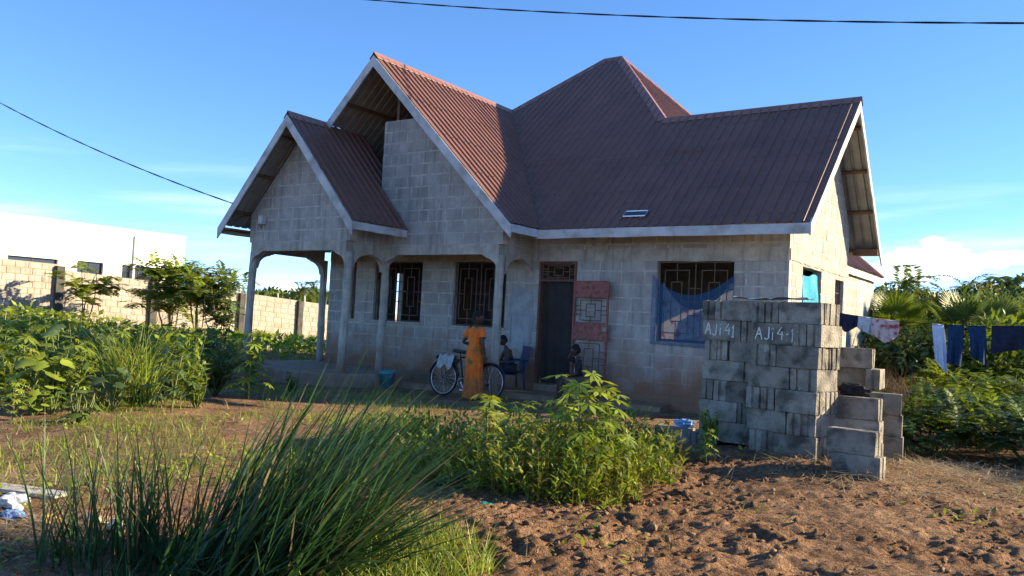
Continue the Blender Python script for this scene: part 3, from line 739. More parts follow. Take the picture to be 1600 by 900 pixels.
# --- lamp holder over the door, meter box on the small gable
mb = MB(); mb.box(-3.81, -3.69, -.075, -.012, 2.68, 2.83); mb.box(-3.79, -3.71, -.09, -.075, 2.70, 2.81)
tag(mb.build('junction_box', pm('grey_plastic', (.36,.35,.33), (.44,.43,.41), 8, .6)), 'small grey junction box on the front wall above the door', 'box')
mb = MB(); mb.box(-10.82, -10.68, -2.29, -2.182, 3.02, 3.20); mb.box(-10.805, -10.695, -2.30, -2.29, 3.04, 3.18)
tag(mb.build('meter_box', pm('pale_plastic', (.50,.51,.50), (.56,.57,.56), 8, .5)), 'small pale electricity meter box on the left gable wall', 'box')
# metal offcut on the roof
mb = MB(); c = Vector((-2.62, -.45, ZE+PF*(EV-.45)+.05))
P_ = lambda u, s, h=0: (-2.62+u, -.52+s, ZE+PF*(EV-.52+s)+.045+h)
for a, b in (((-.22, 0), (.22, 0)), ((-.22, .12), (.22, .12)), ((-.22, 0), (-.22, .12)), ((.22, 0), (.22, .12))): mb.bar(P_(*a), P_(*b), .02, .02)
mb.add([P_(-.21, .01), P_(.21, .01), P_(.21, .11), P_(-.21, .11)], [(0, 1, 2, 3)], 1)
tag(mb.build('metal_frame', [MT['steel'], MT['glass']]), 'thin metal frame lying low on the main roof slope', 'frame')
# porch slab
mb = MB(); n = 30
pts = [(-11.5, -2.75), (-10.2, -2.85), (-8.9, -2.75), (-7.9, -2.5), (-7.55, -2.0), (-7.5, -1.35), (-7.5, -.02), (-11.5, -.02)]
top = [(x, y, -.015) for x, y in pts]; bot = [(x+(.03 if x < -11 else -.0), y-.06, -.5) for x, y in pts]
mb.loft([bot, [(x, y-.02, -.05) for x, y in pts], top]); 
sl_ = mb.build('porch_slab', MT['concrete']); tag(sl_, kind='structure')
mb = MB().loft([[(-7.49, -1.5, -.5), (-2.0, -.6, -.5), (-2.0, -.03, -.5), (-7.49, -.03, -.5)], [(-7.49, -1.15, -.17), (-2.0, -.40, -.19), (-2.0, -.03, -.15), (-7.49, -.03, -.14)]])
tag(mb.build('step_slab', pm('dusty_floor', (.20,.125,.078), (.30,.19,.12), 4, .95, .5, 40)), kind='structure')
# ================================================================== foliage tools
def nrm(a): return a/np.maximum(np.linalg.norm(a, axis=-1, keepdims=True), 1e-9)
def rdir(n): return nrm(nr.normal(size=(n, 3)))
class Leaf:
    """collects quads for ONE foliage mesh"""
    def __init__(s): s.V = []; s.F = []; s.M = []; s.n = 0
    def raw(s, V, F, m=0):
        s.V.append(V.reshape(-1, 3)); s.F.append(F.reshape(-1, 4)+s.n); s.M.append(np.full(F.size//4, m) if not hasattr(m, '__len__') else np.repeat(np.asarray(m), (F.size//4)//len(m))); s.n += V.size//3
    def diamonds(s, P, D, N, L, W, m=0, fold=.12, mid=.45):
        P, D, N = (np.atleast_2d(np.asarray(q, float)) for q in (P, D, N)); n = max(len(P), len(D))
        P = np.broadcast_to(P, (n, 3)); D = nrm(np.broadcast_to(D, (n, 3))); N = np.broadcast_to(N, (n, 3))
        S = nrm(np.cross(D, N)); U = np.cross(S, D)
        L = np.broadcast_to(np.asarray(L, float), (n,))[:, None]; Wd = np.broadcast_to(np.asarray(W, float), (n,))[:, None]
        V = np.stack([P, P+D*L*mid+S*Wd/2+U*Wd*fold, P+D*L, P+D*L*mid-S*Wd/2+U*Wd*fold], 1)
        F = (np.arange(n)[:, None]*4+np.arange(4)[None]); s.raw(V, F, m)
    def blades(s, P, az, th, L, W, droop, nseg=5, m=0):
        n = len(P); p = np.array(P, float); h = np.stack([np.cos(az), np.sin(az), 0*az], -1); tw = nr.uniform(-1.2, 1.2, n)
        sd = np.stack([-np.sin(az+tw), np.cos(az+tw), 0*az], -1); th = np.array(th, float); rows = []
        for k in range(nseg+1):
            t = k/nseg; w = (W*(1-t**1.6)*.5+.0006)[:, None]; rows += [p-sd*w, p+sd*w]
            p = p + (L/nseg)[:, None]*(h*np.sin(th)[:, None]+np.array([0, 0, 1.])*np.cos(th)[:, None]); th = th+droop/nseg*(.4+1.2*t)
        V = np.stack(rows, 1); b = np.arange(n)[:, None, None]*(2*nseg+2)
        q = np.array([[2*k, 2*k+1, 2*k+3, 2*k+2] for k in range(nseg)])[None]; s.raw(V, b+q, m)
    def clumps(s, C, R, per, L, W, m=0, updown=.35, flat=None):
        """leaf masses round the centres C"""
        for c, r in zip(C, R):
            d = rdir(per); rr = r*nr.random(per)**.45; P = c+d*rr[:, None]*(np.array([1, 1, .75]))
            D = nrm(d+.9*rdir(per)-np.array([0, 0, updown])); N = nrm(d+.8*rdir(per)+np.array([0, 0, .6]))
            s.diamonds(P, D, N, L*nr.uniform(.6, 1.25, per), W*nr.uniform(.6, 1.2, per), m)
    def pinnate(s, P, D, L, n, ll, lw, droop=.6, m=0, rach=None):
        """feather leaf: pairs of leaflets along a drooping midrib"""
        p = np.array(P, float); d = np.array(D, float)/np.linalg.norm(D); h = d.copy(); h[2] = 0; h = h/(np.linalg.norm(h)+1e-6)
        sd = np.array([-h[1], h[0], 0]); pts = [p.copy()]; ds = [d.copy()]
        for k in range(n):
            p = p+d*L/n; d = d-np.array([0, 0, droop/n]); d /= np.linalg.norm(d); pts.append(p.copy()); ds.append(d.copy())
        pts = np.array(pts[1:]); ds = np.array(ds[1:]); t = np.linspace(.15, 1, n); sc = np.sin(np.clip(t*pi*.92, .35, pi))[:, None]
        up = np.cross(sd, ds)*-1
        for sg in (-1, 1):
            s.diamonds(pts, nrm(sd*sg+ds*.55+.15*rdir(n)), nrm(-up*np.sign(-up[:, 2:3]+1e-9)+.25*rdir(n)+np.array([0, 0, .7])), ll*sc[:, 0]*nr.uniform(.8, 1.1, n), lw*nr.uniform(.8, 1.1, n), m)
        w = .004+.012*L*.15
        V = np.stack([np.concatenate([pts-sd*w*(1-t[:, None]*.8)]), np.concatenate([pts+sd*w*(1-t[:, None]*.8)])], 1)
        k = np.arange(n-1)[:, None]; s.raw(V, np.concatenate([2*k, 2*k+1, 2*k+3, 2*k+2], 1), m)
    def palmate(s, c, axis, R, k=7, w=.2, m=0, spread=4.4, droop=.25):
        """hand-shaped leaf"""
        ax = np.array(axis, float); h = ax.copy(); h[2] = 0; h /= np.linalg.norm(h)+1e-6; sd = np.array([-h[1], h[0], 0]); up = np.array([0, 0, 1.])
        tilt = -droop; e1 = h*cos(tilt)+up*sin(tilt); N = np.cross(e1, sd)
        if N[2] < 0: N = -N
        a = np.linspace(-spread/2, spread/2, k)
        D = np.cos(a)[:, None]*e1+np.sin(a)[:, None]*sd - up*.18
        s.diamonds(np.tile(c, (k, 1)), D, np.tile(N, (k, 1))+.1*rdir(k), R*(1-.28*np.abs(a)/(spread/2))*nr.uniform(.9, 1.1, k), R*w, m, fold=.2, mid=.55)
    def broad(s, c, axis, R, lobes=5, m=0, droop=.4):
        """rounded lobed leaf as a folded fan"""
        h = np.array(axis, float); h[2] = 0; h /= np.linalg.norm(h)+1e-6; sd = np.array([-h[1], h[0], 0]); up = np.array([0, 0, 1.])
        e1 = h*cos(droop)-up*sin(droop); nn = np.cross(e1, sd); nn = nn if nn[2] > 0 else -nn
        nn = nn+.3*(nr.random(3)-.5); k = 16; a = np.linspace(-2.6, 2.6, k+1)
        r = R*(.62+.38*np.cos(a*.5))*(1+.17*np.cos(a*lobes/1.0))
        rim = c+e1*(np.cos(a)*r+R*.25)[:, None]+sd*(np.sin(a)*r)[:, None]*.95+nn*(.10*R*np.cos(a*2)-.12*R)[:, None]
        V = np.concatenate([[c+nn*.03*R], rim]); F = np.array([[0, 1+2*i, 2+2*i, 3+2*i] for i in range(k//2)]); s.raw(V, F, m)
    def mesh(s, name, mats): return np_mesh(name, np.concatenate(s.V), np.concatenate(s.F), mats, np.concatenate(s.M) if isinstance(mats, list) else None)
    def build(s, name, mats, parent=None): return link(name, s.mesh(name, mats), parent)
def limb(mb, a, b, r0, r1, wob=.05, n=6):
    a, b = np.array(a, float), np.array(b, float); L = np.linalg.norm(b-a); off = nr.normal(size=3)*wob*L
    mb.tube([a+(b-a)*t+off*sin(pi*t) for t in np.linspace(0, 1, n)], [r0+(r1-r0)*t for t in np.linspace(0, 1, n)], 7)
def sphere_pts(n, c, r):
    P = []
    while len(P) < n:
        q = nr.uniform(-1, 1, 3)
        if .25 < np.linalg.norm(q) < 1: P.append(q)
    return np.array(c)+np.array(P)*np.array(r)
def broad_tree(name, label, cat, loc, h, cr, ch, mat, ncl=36, per=90, leaf=.3, group=None, trunk_r=None, nl=5, wob=.06, mat2=None, leafw=.45):
    """trunk with limbs + crown of leaf clumps"""
    t = empty(name, loc); tag(t, label, cat, group)
    tr = MB(); tz = h-ch*1.6; tr_r = trunk_r or h*.022
    limb(tr, (0, 0, -.2), (nr.normal()*.05*h, nr.normal()*.05*h, max(tz, h*.3)), tr_r*1.3, tr_r*.8, wob)
    top = np.array(tr.v[-1])
    cen = (top[0]*.6, top[1]*.6, h-ch)
    C = sphere_pts(ncl, cen, (cr*.85, cr*.85, ch*.82))
    for c in C[nr.choice(len(C), min(nl*2, len(C)), replace=False)]: limb(tr, top, c, tr_r*.5, tr_r*.12, .1)
    tr.build('trunk', MT['bark'], t, True)
    lf = Leaf(); half = int(len(C)*.7)
    rr = nr.uniform(.22, .40, len(C))*min(cr, ch*1.2)
    lf.clumps(C[:half], rr[:half], per, leaf, leaf*leafw, 0); lf.clumps(C[half:], rr[half:], per, leaf, leaf*leafw, 1)
    lf.build('crown', [MT[mat], MT[mat2 or mat]], t); return t
def feather_tree(name, label, loc, h, mat, n=60, L=.55, ll=.13, group=None, stems=3, spread=.28, wid=1.0):
    t = empty(name, loc); tag(t, label, 'tree', group); tr = MB(); lf = Leaf()
    for k in range(stems):
        a = nr.random()*6.28; tip = np.array([cos(a)*spread*h*nr.uniform(.3, 1)*wid, sin(a)*spread*h*nr.uniform(.3, 1)*wid, h*nr.uniform(.75, .98)])
        limb(tr, (0, 0, -.1), tip, .022*h*.5, .006*h*.5, .06)
        for q in range(5):
            u = nr.uniform(.35, .9); b = tip*u; e = b+np.array([nr.normal()*.17*h*wid, nr.normal()*.17*h*wid, h*.13*nr.random()]); limb(tr, b, e, .012, .004, .1, 4)
            for w in range(n//(stems*5)):
                v = b+(e-b)*nr.uniform(.3, 1); d = rdir(1)[0]; d[2] = abs(d[2])*.5; lf.pinnate(v, d, L*nr.uniform(.6, 1.1), 7, ll, ll*.55, .9)
    tr.build('trunk', MT['bark'], t, True); lf.build('crown', MT[mat], t); return t
def coconut(name, label, loc, h, group=None, lean=(0, 0), fr=1.0, nf=17):
    t = empty(name, loc); tag(t, label, 'palm tree', group); tr = MB()
    pts = [(lean[0]*u*u, lean[1]*u*u, h*u) for u in np.linspace(-.01, 1, 12)]; tr.tube(pts, [.16*(1-.4*u) for u in np.linspace(0, 1, 12)], 8); tr.build('trunk', MT['palmtrunk'], t, True)
    lf = Leaf(); top = np.array(pts[-1])
    for k in range(nf):
        a = k*2.4+nr.random()*.3; el = nr.uniform(-.35, 1.15); d = np.array([cos(a)*cos(el), sin(a)*cos(el), sin(el)])
        lf.pinnate(top, d, h*.0+3.2*fr*nr.uniform(.8, 1.1), 26, .85*fr, .19*fr, 1.7)
    lf.build('crown', MT['leafB'], t); return t
def fan_palm(name, label, loc, h, nf=16, R=1.3, group=None):
    t = empty(name, loc); tag(t, label, 'palm tree', group); tr = MB()
    tr.tube([(0, 0, -.2), (.05, 0, h*.5), (0, .03, h)], [.2, .17, .15], 9).build('trunk', MT['palmtrunk'], t, True)
    lf = Leaf(); st = MB(); top = np.array([0, 0, h])
    for k in range(nf):
        a = k*2.4+nr.random()*.4; el = 1.25-1.75*(k/nf)+nr.normal()*.1; d = np.array([cos(a)*cos(el), sin(a)*cos(el), sin(el)]); pl = R*nr.uniform(.7, 1.0)
        c = top+d*pl-np.array([0, 0, .08*pl]); limb(st, top, c, .03, .018, .03, 4)
        h_ = np.array([-sin(a), cos(a), 0]); up = np.cross(d, h_); up = up if up[2] > 0 else -up
        kk = 34; an = np.linspace(-1.95, 1.95, kk); D = np.cos(an)[:, None]*d+np.sin(an)[:, None]*h_ - np.array([0, 0, .12]); N = np.tile(up, (kk, 1))+.25*rdir(kk)
        lf.diamonds(np.tile(c, (kk, 1)), D, N, R*(.95-.18*np.abs(an)/2)*nr.uniform(.9, 1.05, kk), R*.075, nr.integers(0, 2), .3, .5)
    st.build('stalks', MT['stem'], t, True); lf.build('crown', [MT['leafB'], MT['leafE']], t); return t

# ================================================================== left background: boundary wall, white building
WX = -28.5
tp = [onx(-160, 388, WX), onx(92, 413, WX), onx(94, 421, WX), onx(240, 440, WX), onx(377, 457, WX), onx(468, 470, WX), onx(640, 494, WX)]
tY = [p[1] for p in tp]; tZ = [p[2] for p in tp]
bw = empty('boundary_wall', (WX, 6, -.4)); tag(bw, 'long sunlit tan concrete block boundary wall stepping down behind the garden', 'wall')
SH = Vector((-WX, -6, .4))
def wtop(y): return float(np.interp(y, tY, tZ))
mb = MB()
ysr = sorted(tY+list(np.arange(tY[0], tY[-1], 1.0)))
for a, b in zip(ysr[:-1], ysr[1:]):
    if b-a < .02: continue
    za, zb = wtop(a+1e-4), wtop(b-1e-4)
    mb.add([(WX, a, za-3), (WX, b, zb-3), (WX, b, zb), (WX, a, za), (WX-.2, a, za-3), (WX-.2, b, zb-3), (WX-.2, b, zb), (WX-.2, a, za)], [(0, 1, 2, 3), (5, 4, 7, 6), (3, 2, 6, 7), (0, 3, 7, 4), (1, 5, 6, 2)])
mb.build('mortar_core', MT['bmortar'], bw, loc=SH)
def slope_at(y): return (wtop(y+.2)-wtop(y-.2))/.4
BB = []
for seg in ((tY[0], tY[1]), (tY[2], tY[-1])):
    for r in range(12):
        y = seg[0]-(r % 2)*.23
        while y < seg[1]:
            L_ = .46+rnd.uniform(-.03, .03); a, b = max(y+.014, seg[0]), min(y+L_-.014, seg[1])
            if b-a > .06:
                def mf(u, z, d, r=r): return (WX+d, u, wtop(min(max(u, seg[0]+1e-3), seg[1]-1e-3))-.02-.243*r-.243+z)
                vs, fs = block_piece([(a, .014), (b, .014), (b, .229), (a, .229)], mf, .016, .008)
                px, py, d = proj(vs[-1]); BB.append(((-1 if -15 < px < 520 and r < 10 else 1, d), vs, fs))
            y += L_
BB.sort(key=lambda t: t[0])
for w, vs, fs in BB[:300]: MB().add(vs, fs).build('block', MT['bwall'], bw, loc=SH)
mb = MB()
for w, vs, fs in BB[300:]: mb.add(vs, fs)
tag(mb.build('remaining_blocks', MT['bwall'], bw, loc=SH), kind='stuff')
for px, top_ in ((-60, 398), (93, 417), (240, 441), (377, 459), (468, 471), (556, 484)):
    p = onx(px, top_, WX); MB().box(WX-.02, WX+.17, p[1]-.15, p[1]+.15, p[2]-3, p[2]+.03).build('pillar', MT['pillar'], bw, loc=SH)
for px, y0, y1 in ((434, 458, 470), (476, 462, 474), (375, 443, 462)):
    p = onx(px, y1, WX-.1); q = onx(px, y0, WX-.1); MB().bar(p, q, .06, .06, up=(0, 1, 0)).build('fence_post', MT['fascia'], bw, loc=SH)
# white flat-roofed building
BX = -40.; zt = 5.30
ye = float(onx(286, 400, BX)[1]); ys = float(onx(-420, 400, BX)[1])
wb = empty('white_building', (BX, ye, -.6)); tag(wb, 'long white flat-roofed building beyond the boundary wall', 'building'); WO = Vector((-BX, -ye, .6))
wins = []
for (x0, x1, yt) in ((12, 91, 402), (121, 162, 409), (191, 247, 416), (-120, -70, 386)):
    a = onx(x0, yt, BX); b = onx(x1, yt, BX); wins.append((float(a[1]), float(b[1]), float((a[2]+b[2])/2)-1.25, float((a[2]+b[2])/2)))
ysl = sorted({ys, ye} | {q for w in wins for q in w[:2]}); mb = MB(); zl = sorted({-.8, zt-.14} | {q for w in wins for q in w[2:]})
for i in range(len(ysl)-1):
    for j in range(len(zl)-1):
        yc, zc = (ysl[i]+ysl[i+1])/2, (zl[j]+zl[j+1])/2
        if any(w[0] < yc < w[1] and w[2] < zc < w[3] for w in wins): continue
        mb.box(BX-.25, BX, ysl[i], ysl[i+1], zl[j], zl[j+1])
mb.box(BX-14, BX-.25, ye-.25, ye, -.8, zt-.14).box(BX-14, BX-13.75, ys, ye-.25, -.8, zt-.14)
mb.build('wall', MT['white'], wb, loc=WO)
MB().box(BX-14.1, BX+.07, ys-.1, ye+.07, zt-.139, zt).box(BX+.002, BX+.03, ys, ye, zt-.34, zt-.27).box(BX+.002, BX+.10, ye-3.1, ye-3.0, -.6, zt-.35).build('roof', MT['white'], wb, loc=WO)
MB().box(BX-13.7, BX-.3, ys, ye-.3, -.5, -.4).build('floor', MT['concrete'], wb, loc=WO)
for k in range(4): MB().box(BX+.001, BX+.045, ye-.62+(k % 2)*.16, ye+.045, zt-.62-k*.42, zt-.24-k*.42).build('quoin', MT['white'], wb, loc=WO)
for (a, b, c, d) in wins:
    w = MB().box(BX-.20, BX-.15, a, a+.05, c, d).box(BX-.20, BX-.15, b-.05, b, c, d).box(BX-.2, BX-.15, (a+b)/2-.025, (a+b)/2+.025, c, d).box(BX-.2, BX-.15, a+.05, b-.05, d-.05, d).build('window', MT['pillar'], wb, loc=WO)
    MB().add([(BX-.175, a+.05, c), (BX-.175, b-.05, c), (BX-.175, b-.05, d-.05), (BX-.175, a+.05, d-.05)], [(0, 1, 2, 3)]).build('pane', MT['glass'], w)
# far trees beyond the wall
def far(px, py, d, zb=-1.5):
    p = at(px, py, d); return (float(p[0]), float(p[1]), zb), float(p[2])-zb
for i, (px, py, d, cr, m, m2, lb) in enumerate(((405, 449, 105, 4.0, 'leafC', 'leafB', 'low dark tree far beyond the wall, left between the porch columns'), (432, 445, 110, 4.4, 'leafC', 'leafB', 'tallest dark round tree far beyond the wall between the porch columns'),
         (462, 450, 100, 3.6, 'leafB', 'leafC', 'loose green tree far beyond the wall beside the thin palm'), (512, 453, 108, 3.5, 'leafC', 'leafB', 'dark tree far beyond the wall just left of the house corner'), (350, 452, 120, 5, 'leafC', 'leafB', 'dark tree crown just showing over the wall behind the feathery tree'))):
    loc, h = far(px, py, d); broad_tree('far_tree', lb, 'tree', loc, h, cr, h*.42, m, 34, 60, .75, 'trees on the far left horizon', mat2=m2)
for i, (px, py, d, lb) in enumerate(((490, 452, 95, 'coconut palm with pale thin trunk far beyond the wall'), (470, 456, 92, 'short coconut palm far beyond the wall among dark trees'), (509, 460, 98, 'coconut palm far beyond the wall behind the back porch column'))):
    loc, h = far(px, py, d); coconut('coconut_palm', lb, loc, h, 'palms on the far left horizon', fr=.75, nf=15)
# small trees in front of the wall
def near(px, py, d):
    p = at(px, py, d); return (float(p[0]), float(p[1]), float(Hmac(p[0], p[1])))
loc = near(130, 500, 30); feather_tree('young_tree', 'young open-branched tree in front of the wall at far left', loc, 2.9, 'leafA', 110, .6, .27, stems=3, wid=1.1)
loc = near(268, 500, 31); feather_tree('feathery_tree', 'tall feathery green tree in front of the wall and white building', loc, float(at(268, 394, 31)[2]-loc[2]), 'leafA', 400, .8, .27, stems=5, spread=.25)
feather_tree('feathery_tree', 'bright green feathery tree reaching toward the porch gable', near(312, 505, 30), float(at(300, 400, 30)[2]-near(312, 505, 30)[2]), 'leafA', 330, .75, .26, stems=4, spread=.26)
loc = near(345, 510, 29); feather_tree('grey_green_shrub', 'small pale grey-green feathery shrub left of the porch column', loc, 2.4, 'leafE', 200, .5, .19, stems=4, spread=.34)
# ================================================================== right background
for i, (px, py, d, cr, m, m2, lf, lb) in enumerate((
    (1352, 446, 30, 2.3, 'leafC', 'leafB', .30, 'dark bushy tree beside the right corner of the house'),
    (1408, 446, 38, 2.6, 'leafC', 'leafB', .34, 'dark tree behind the left fan palm'),
    (1462, 452, 44, 3.0, 'leafC', 'leafD', .36, 'dark tree in the middle of the right tree line'),
    (1512, 444, 36, 2.7, 'leafD', 'leafB', .34, 'yellowish green tree behind the right fan palm'),
    (1560, 448, 40, 3.0, 'leafC', 'leafC', .34, 'darkest tree near the right edge of the photo'),
    (1596, 450, 30, 2.4, 'leafB', 'leafE', .28, 'grey-green tree at the right edge of the photo'),
    (1660, 428, 34, 3.2, 'leafC', 'leafB', .32, 'dark tree just past the right edge of the tree line'))):
    p = at(px, py, d); loc = (float(p[0]), float(p[1]), -.3); h = float(p[2])+.3
    broad_tree('broadleaf_tree', lb, 'tree', loc, h, cr, h*.47, m, 62, 85, lf, 'trees behind the washing line', mat2=m2, leafw=.5)
for px, py, d, fr, lb in ((1408, 448, 42, .75, 'coconut palm crown blown sideways above the tree line, nearest the house'), (1432, 450, 44, .75, 'second coconut palm crown above the tree line from the house'), (1508, 450, 48, .7, 'coconut palm crown above the middle of the tree line'), (1578, 446, 40, .8, 'coconut palm crown rising at the far right')):
    p = at(px, py, d); coconut('coconut_palm', lb, (float(p[0]), float(p[1]), -.3), float(p[2])+.1, 'palms behind the washing line', fr=fr, nf=16)
for px, py, d, R, lb in ((1508, 528, 20, .80, 'large fan palm with bright pleated leaves behind the blue trousers'), (1396, 520, 22, .75, 'fan palm behind the hanging red and white cloth'), (1562, 525, 23, .75, 'fan palm at the right behind the black cloth on the line')):
    p = at(px, py, d); fan_palm('fan_palm', lb, (float(p[0]), float(p[1]), -.3), float(p[2])+.3, 18, R)
# dense shade shrubs under the palms
for i, (px, py, d, w, h, m, lb) in enumerate(((1410, 520, 21, 1.9, 2.0, 'leafC', 'dark shrub under the left fan palm'), (1470, 540, 19, 1.6, 1.9, 'leafC', 'dark shrub under the large fan palm behind the white shirt'), (1540, 540, 20, 1.9, 1.9, 'leafC', 'dark shrub behind the black cloth on the line'), (1610, 530, 18, 2.0, 2.0, 'leafB', 'green shrub at the right edge under the trees'), (1358, 500, 24, 1.6, 2.6, 'leafC', 'dark shrub close to the right house wall'))):
    p = at(px, py, d); t = empty('shade_shrub', (float(p[0]), float(p[1]), -.25)); tag(t, lb, 'shrub', 'shrubs under the palms')
    C = sphere_pts(26, (0, 0, h*.5), (w*.8, w*.8, h*.45)); lf = Leaf(); lf.clumps(C, nr.uniform(.3, .5, 26)*w*.7, 110, .2, .09); st = MB()
    for c in C[:7]: limb(st, (0, 0, -.1), c, .03, .008)
    st.build('stem', MT['bark'], t, True); lf.build('foliage', MT[m], t)
# dried brown palm fronds
t = empty('dry_bush', near(1392, 600, 14.5)); tag(t, 'dry brown bush of dead fronds behind the block piles', 'bush')
lf = Leaf(); n = 900; P = np.stack([nr.normal(size=n)*.33, nr.normal(size=n)*.33, np.zeros(n)-.05], -1); lf.blades(P, nr.random(n)*6.28, nr.uniform(.05, .7, n), nr.uniform(.5, 1.15, n), nr.uniform(.008, .022, n), nr.uniform(.2, 1.6, n), 4)
lf.build('fronds', MT['brownleaf'], t)
MB().tube([(0, 0, -.1), (.05, .02, .3), (.02, .05, .7)], [.03, .025, .015], 7).build('stem', MT['bark'], t, True)
# fern-like bushes in the right foreground
def fern_bush(loc, label, R, h, n, mat, group, L=.55):
    t = empty('fern_bush', loc); tag(t, label, 'bush', group); st = MB(); lf = Leaf()
    for k in range(n):
        a = nr.random()*6.28; r = R*sqrt(nr.random()); b = np.array([cos(a)*r*.5, sin(a)*r*.5, 0]); e = np.array([cos(a)*r, sin(a)*r, h*(1-.55*(r/R)**2)*nr.uniform(.6, 1.0)]); 
        if k % 2 == 0: limb(st, b, e, .010, .004, .05, 4)
        for q in range(3):
            d = rdir(1)[0]; d[2] = abs(d[2])*.6+.1; lf.pinnate(b+(e-b)*nr.uniform(.65, 1), d, L*nr.uniform(.6, 1.1), 9, .13, .055, 1.0, nr.integers(0, 2))
    st.build('stem', MT['stem'], t, True); lf.build('foliage', [MT[mat], MT['leafB']], t)
for px, py, R, h, n, m, lb in ((1440, 712, .75, .75, 60, 'leafC', 'low dark fern bush right of the block piles'), (1530, 700, 1.0, .9, 90, 'leafB', 'large green fern bush under the hanging trousers'), (1600, 690, 1.1, 1.15, 100, 'leafB', 'tall fern bush at the right edge of the photo'),
        (1470, 655, .9, 1.1, 90, 'leafA', 'bright-topped fern bush below the white shirt'), (1560, 640, 1.2, 1.3, 110, 'leafA', 'bright-topped fern bush below the black cloth'), (1650, 735, 1.1, .85, 80, 'leafC', 'dark fern bush in the bottom right shade'), (1425, 640, .6, .75, 50, 'leafD', 'sparse yellow-green fern bush by the dry bush')):
    fern_bush(gp(px, py), lb, R, h, n, m, 'fern bushes right of the block piles', .5)
# shrubs standing just outside the frame on the right; their shade falls on the block piles
for k, (x, y, R, h) in enumerate(((5.4, -.6, 1.3, 1.6), (6.6, .9, 1.5, 2.2), (5.6, -2.3, 1.0, 1.05))):
    fern_bush((x, y, Hs(x, y)), ('leafy bush just past the right edge, beside the washing line pole', 'tallest leafy bush past the right edge, farthest from the camera', 'low leafy bush just past the right edge, nearest the camera')[k], R, h, 120, 'leafB', 'bushes past the right edge', .55)

# ================================================================== garden on the left
def crop(loc, kind, h, mat, name, label, group):
    t = empty(name, loc, nr.random()*6.28); tag(t, label, 'plant', group); st = MB(); lf = Leaf()
    if kind == 'broad':
        for k in range(22):
            a = k*2.4; r = h*nr.uniform(.12, .48); z = h*nr.uniform(.18, 1.0); c = np.array([cos(a)*r, sin(a)*r, z]); limb(st, (0, 0, -.03), c, .010, .006, .08, 4)
            lf.broad(c, (cos(a), sin(a), 0), min(h, .8)*nr.uniform(.09, .19), nr.integers(3, 6), droop=nr.uniform(.1, .8))
    elif kind == 'palmate':
        limb(st, (0, 0, -.03), (nr.normal()*.04, nr.normal()*.04, h*.85), .014, .009, .03)
        for k in range(26):
            a = k*2.4; z = h*(.12+.80*k/26); r = h*nr.uniform(.12, .30)*(1.15-.5*k/26); c = np.array([cos(a)*r, sin(a)*r, z+h*.10]); limb(st, (0, 0, z), c, .005, .003, .05, 4)
            lf.palmate(c, (cos(a), sin(a), 0), h*nr.uniform(.12, .21), 7, .24, droop=nr.uniform(.1, .7))
    else:
        for k in range(13):
            a = k*.9+nr.random(); e = np.array([cos(a)*h*.42*nr.random(), sin(a)*h*.42*nr.random(), h*nr.uniform(.4, 1)]); limb(st, (0, 0, -.03), e, .009, .004, .05, 5); m_ = 26
            u = nr.uniform(.15, 1, m_)[:, None]; P = e*u; D = rdir(m_); D[:, 2] = np.abs(D[:, 2])*.4+.1
            lf.diamonds(P, D, np.tile([0, 0, 1.], (m_, 1))+.5*rdir(m_), h*nr.uniform(.10, .20, m_), h*.07)
    st.build('stem', MT['stem'], t, True); lf.build('foliage', MT[mat], t); return t
spots = []
for row, (py, x0, x1, n) in enumerate(((655, -10, 130, 4), (640, 0, 330, 9), (622, 0, 400, 11), (600, -10, 400, 12), (580, -10, 330, 11), (562, -10, 330, 11))):
    for k in range(n):
        px = x0+(x1-x0)*(k+nr.uniform(.1, .9))/n
        if 175 < px < 260 and row in (1, 2): continue
        spots.append((px, py+nr.uniform(-8, 8), row))
kinds = {0: ('broad', 'leafA'), 1: ('palmate', 'leafA'), 2: ('herb', 'leafA'), 3: ('palmate', 'leafB'), 4: ('herb', 'leafA'), 5: ('herb', 'leafB')}
names = {0: 'front garden row', 1: 'second garden row', 2: 'third garden row', 3: 'fourth garden row', 4: 'fifth garden row', 5: 'rear garden row'}
plan = {}
for px, py, row in spots:
    kd, mt = kinds[row]
    if nr.random() < .4: kd = ('broad', 'herb', 'palmate')[nr.integers(0, 3)]
    plan.setdefault((row, kd), []).append((px, py, mt))
ORDL = ['leftmost', 'second from the left', 'third from the left', 'fourth from the left', 'fifth from the left', 'sixth from the left', 'seventh from the left', 'eighth from the left', 'ninth from the left', 'tenth from the left', 'eleventh from the left', 'rightmost']
for (row, kd), items in plan.items():
  for num, (px, py, mt) in enumerate(sorted(items)):
    h = {0: .50, 1: .85, 2: 1.0, 3: .95, 4: .95, 5: 1.0}[row]*nr.uniform(.75, 1.15)
    mt = mt if nr.random() < .7 else ('leafA', 'leafB', 'leafE')[nr.integers(0, 3)]
    w = {'broad': 'broad leaves', 'herb': 'narrow leaves', 'palmate': 'hand-shaped leaves'}[kd]
    crop(gp(px, py), kd, h, mt, 'crop_plant', 'crop plant with %s, %s in the %s' % (w, ORDL[min(num, 11)], names[row]), '%s plants, %s' % (kd, names[row]))
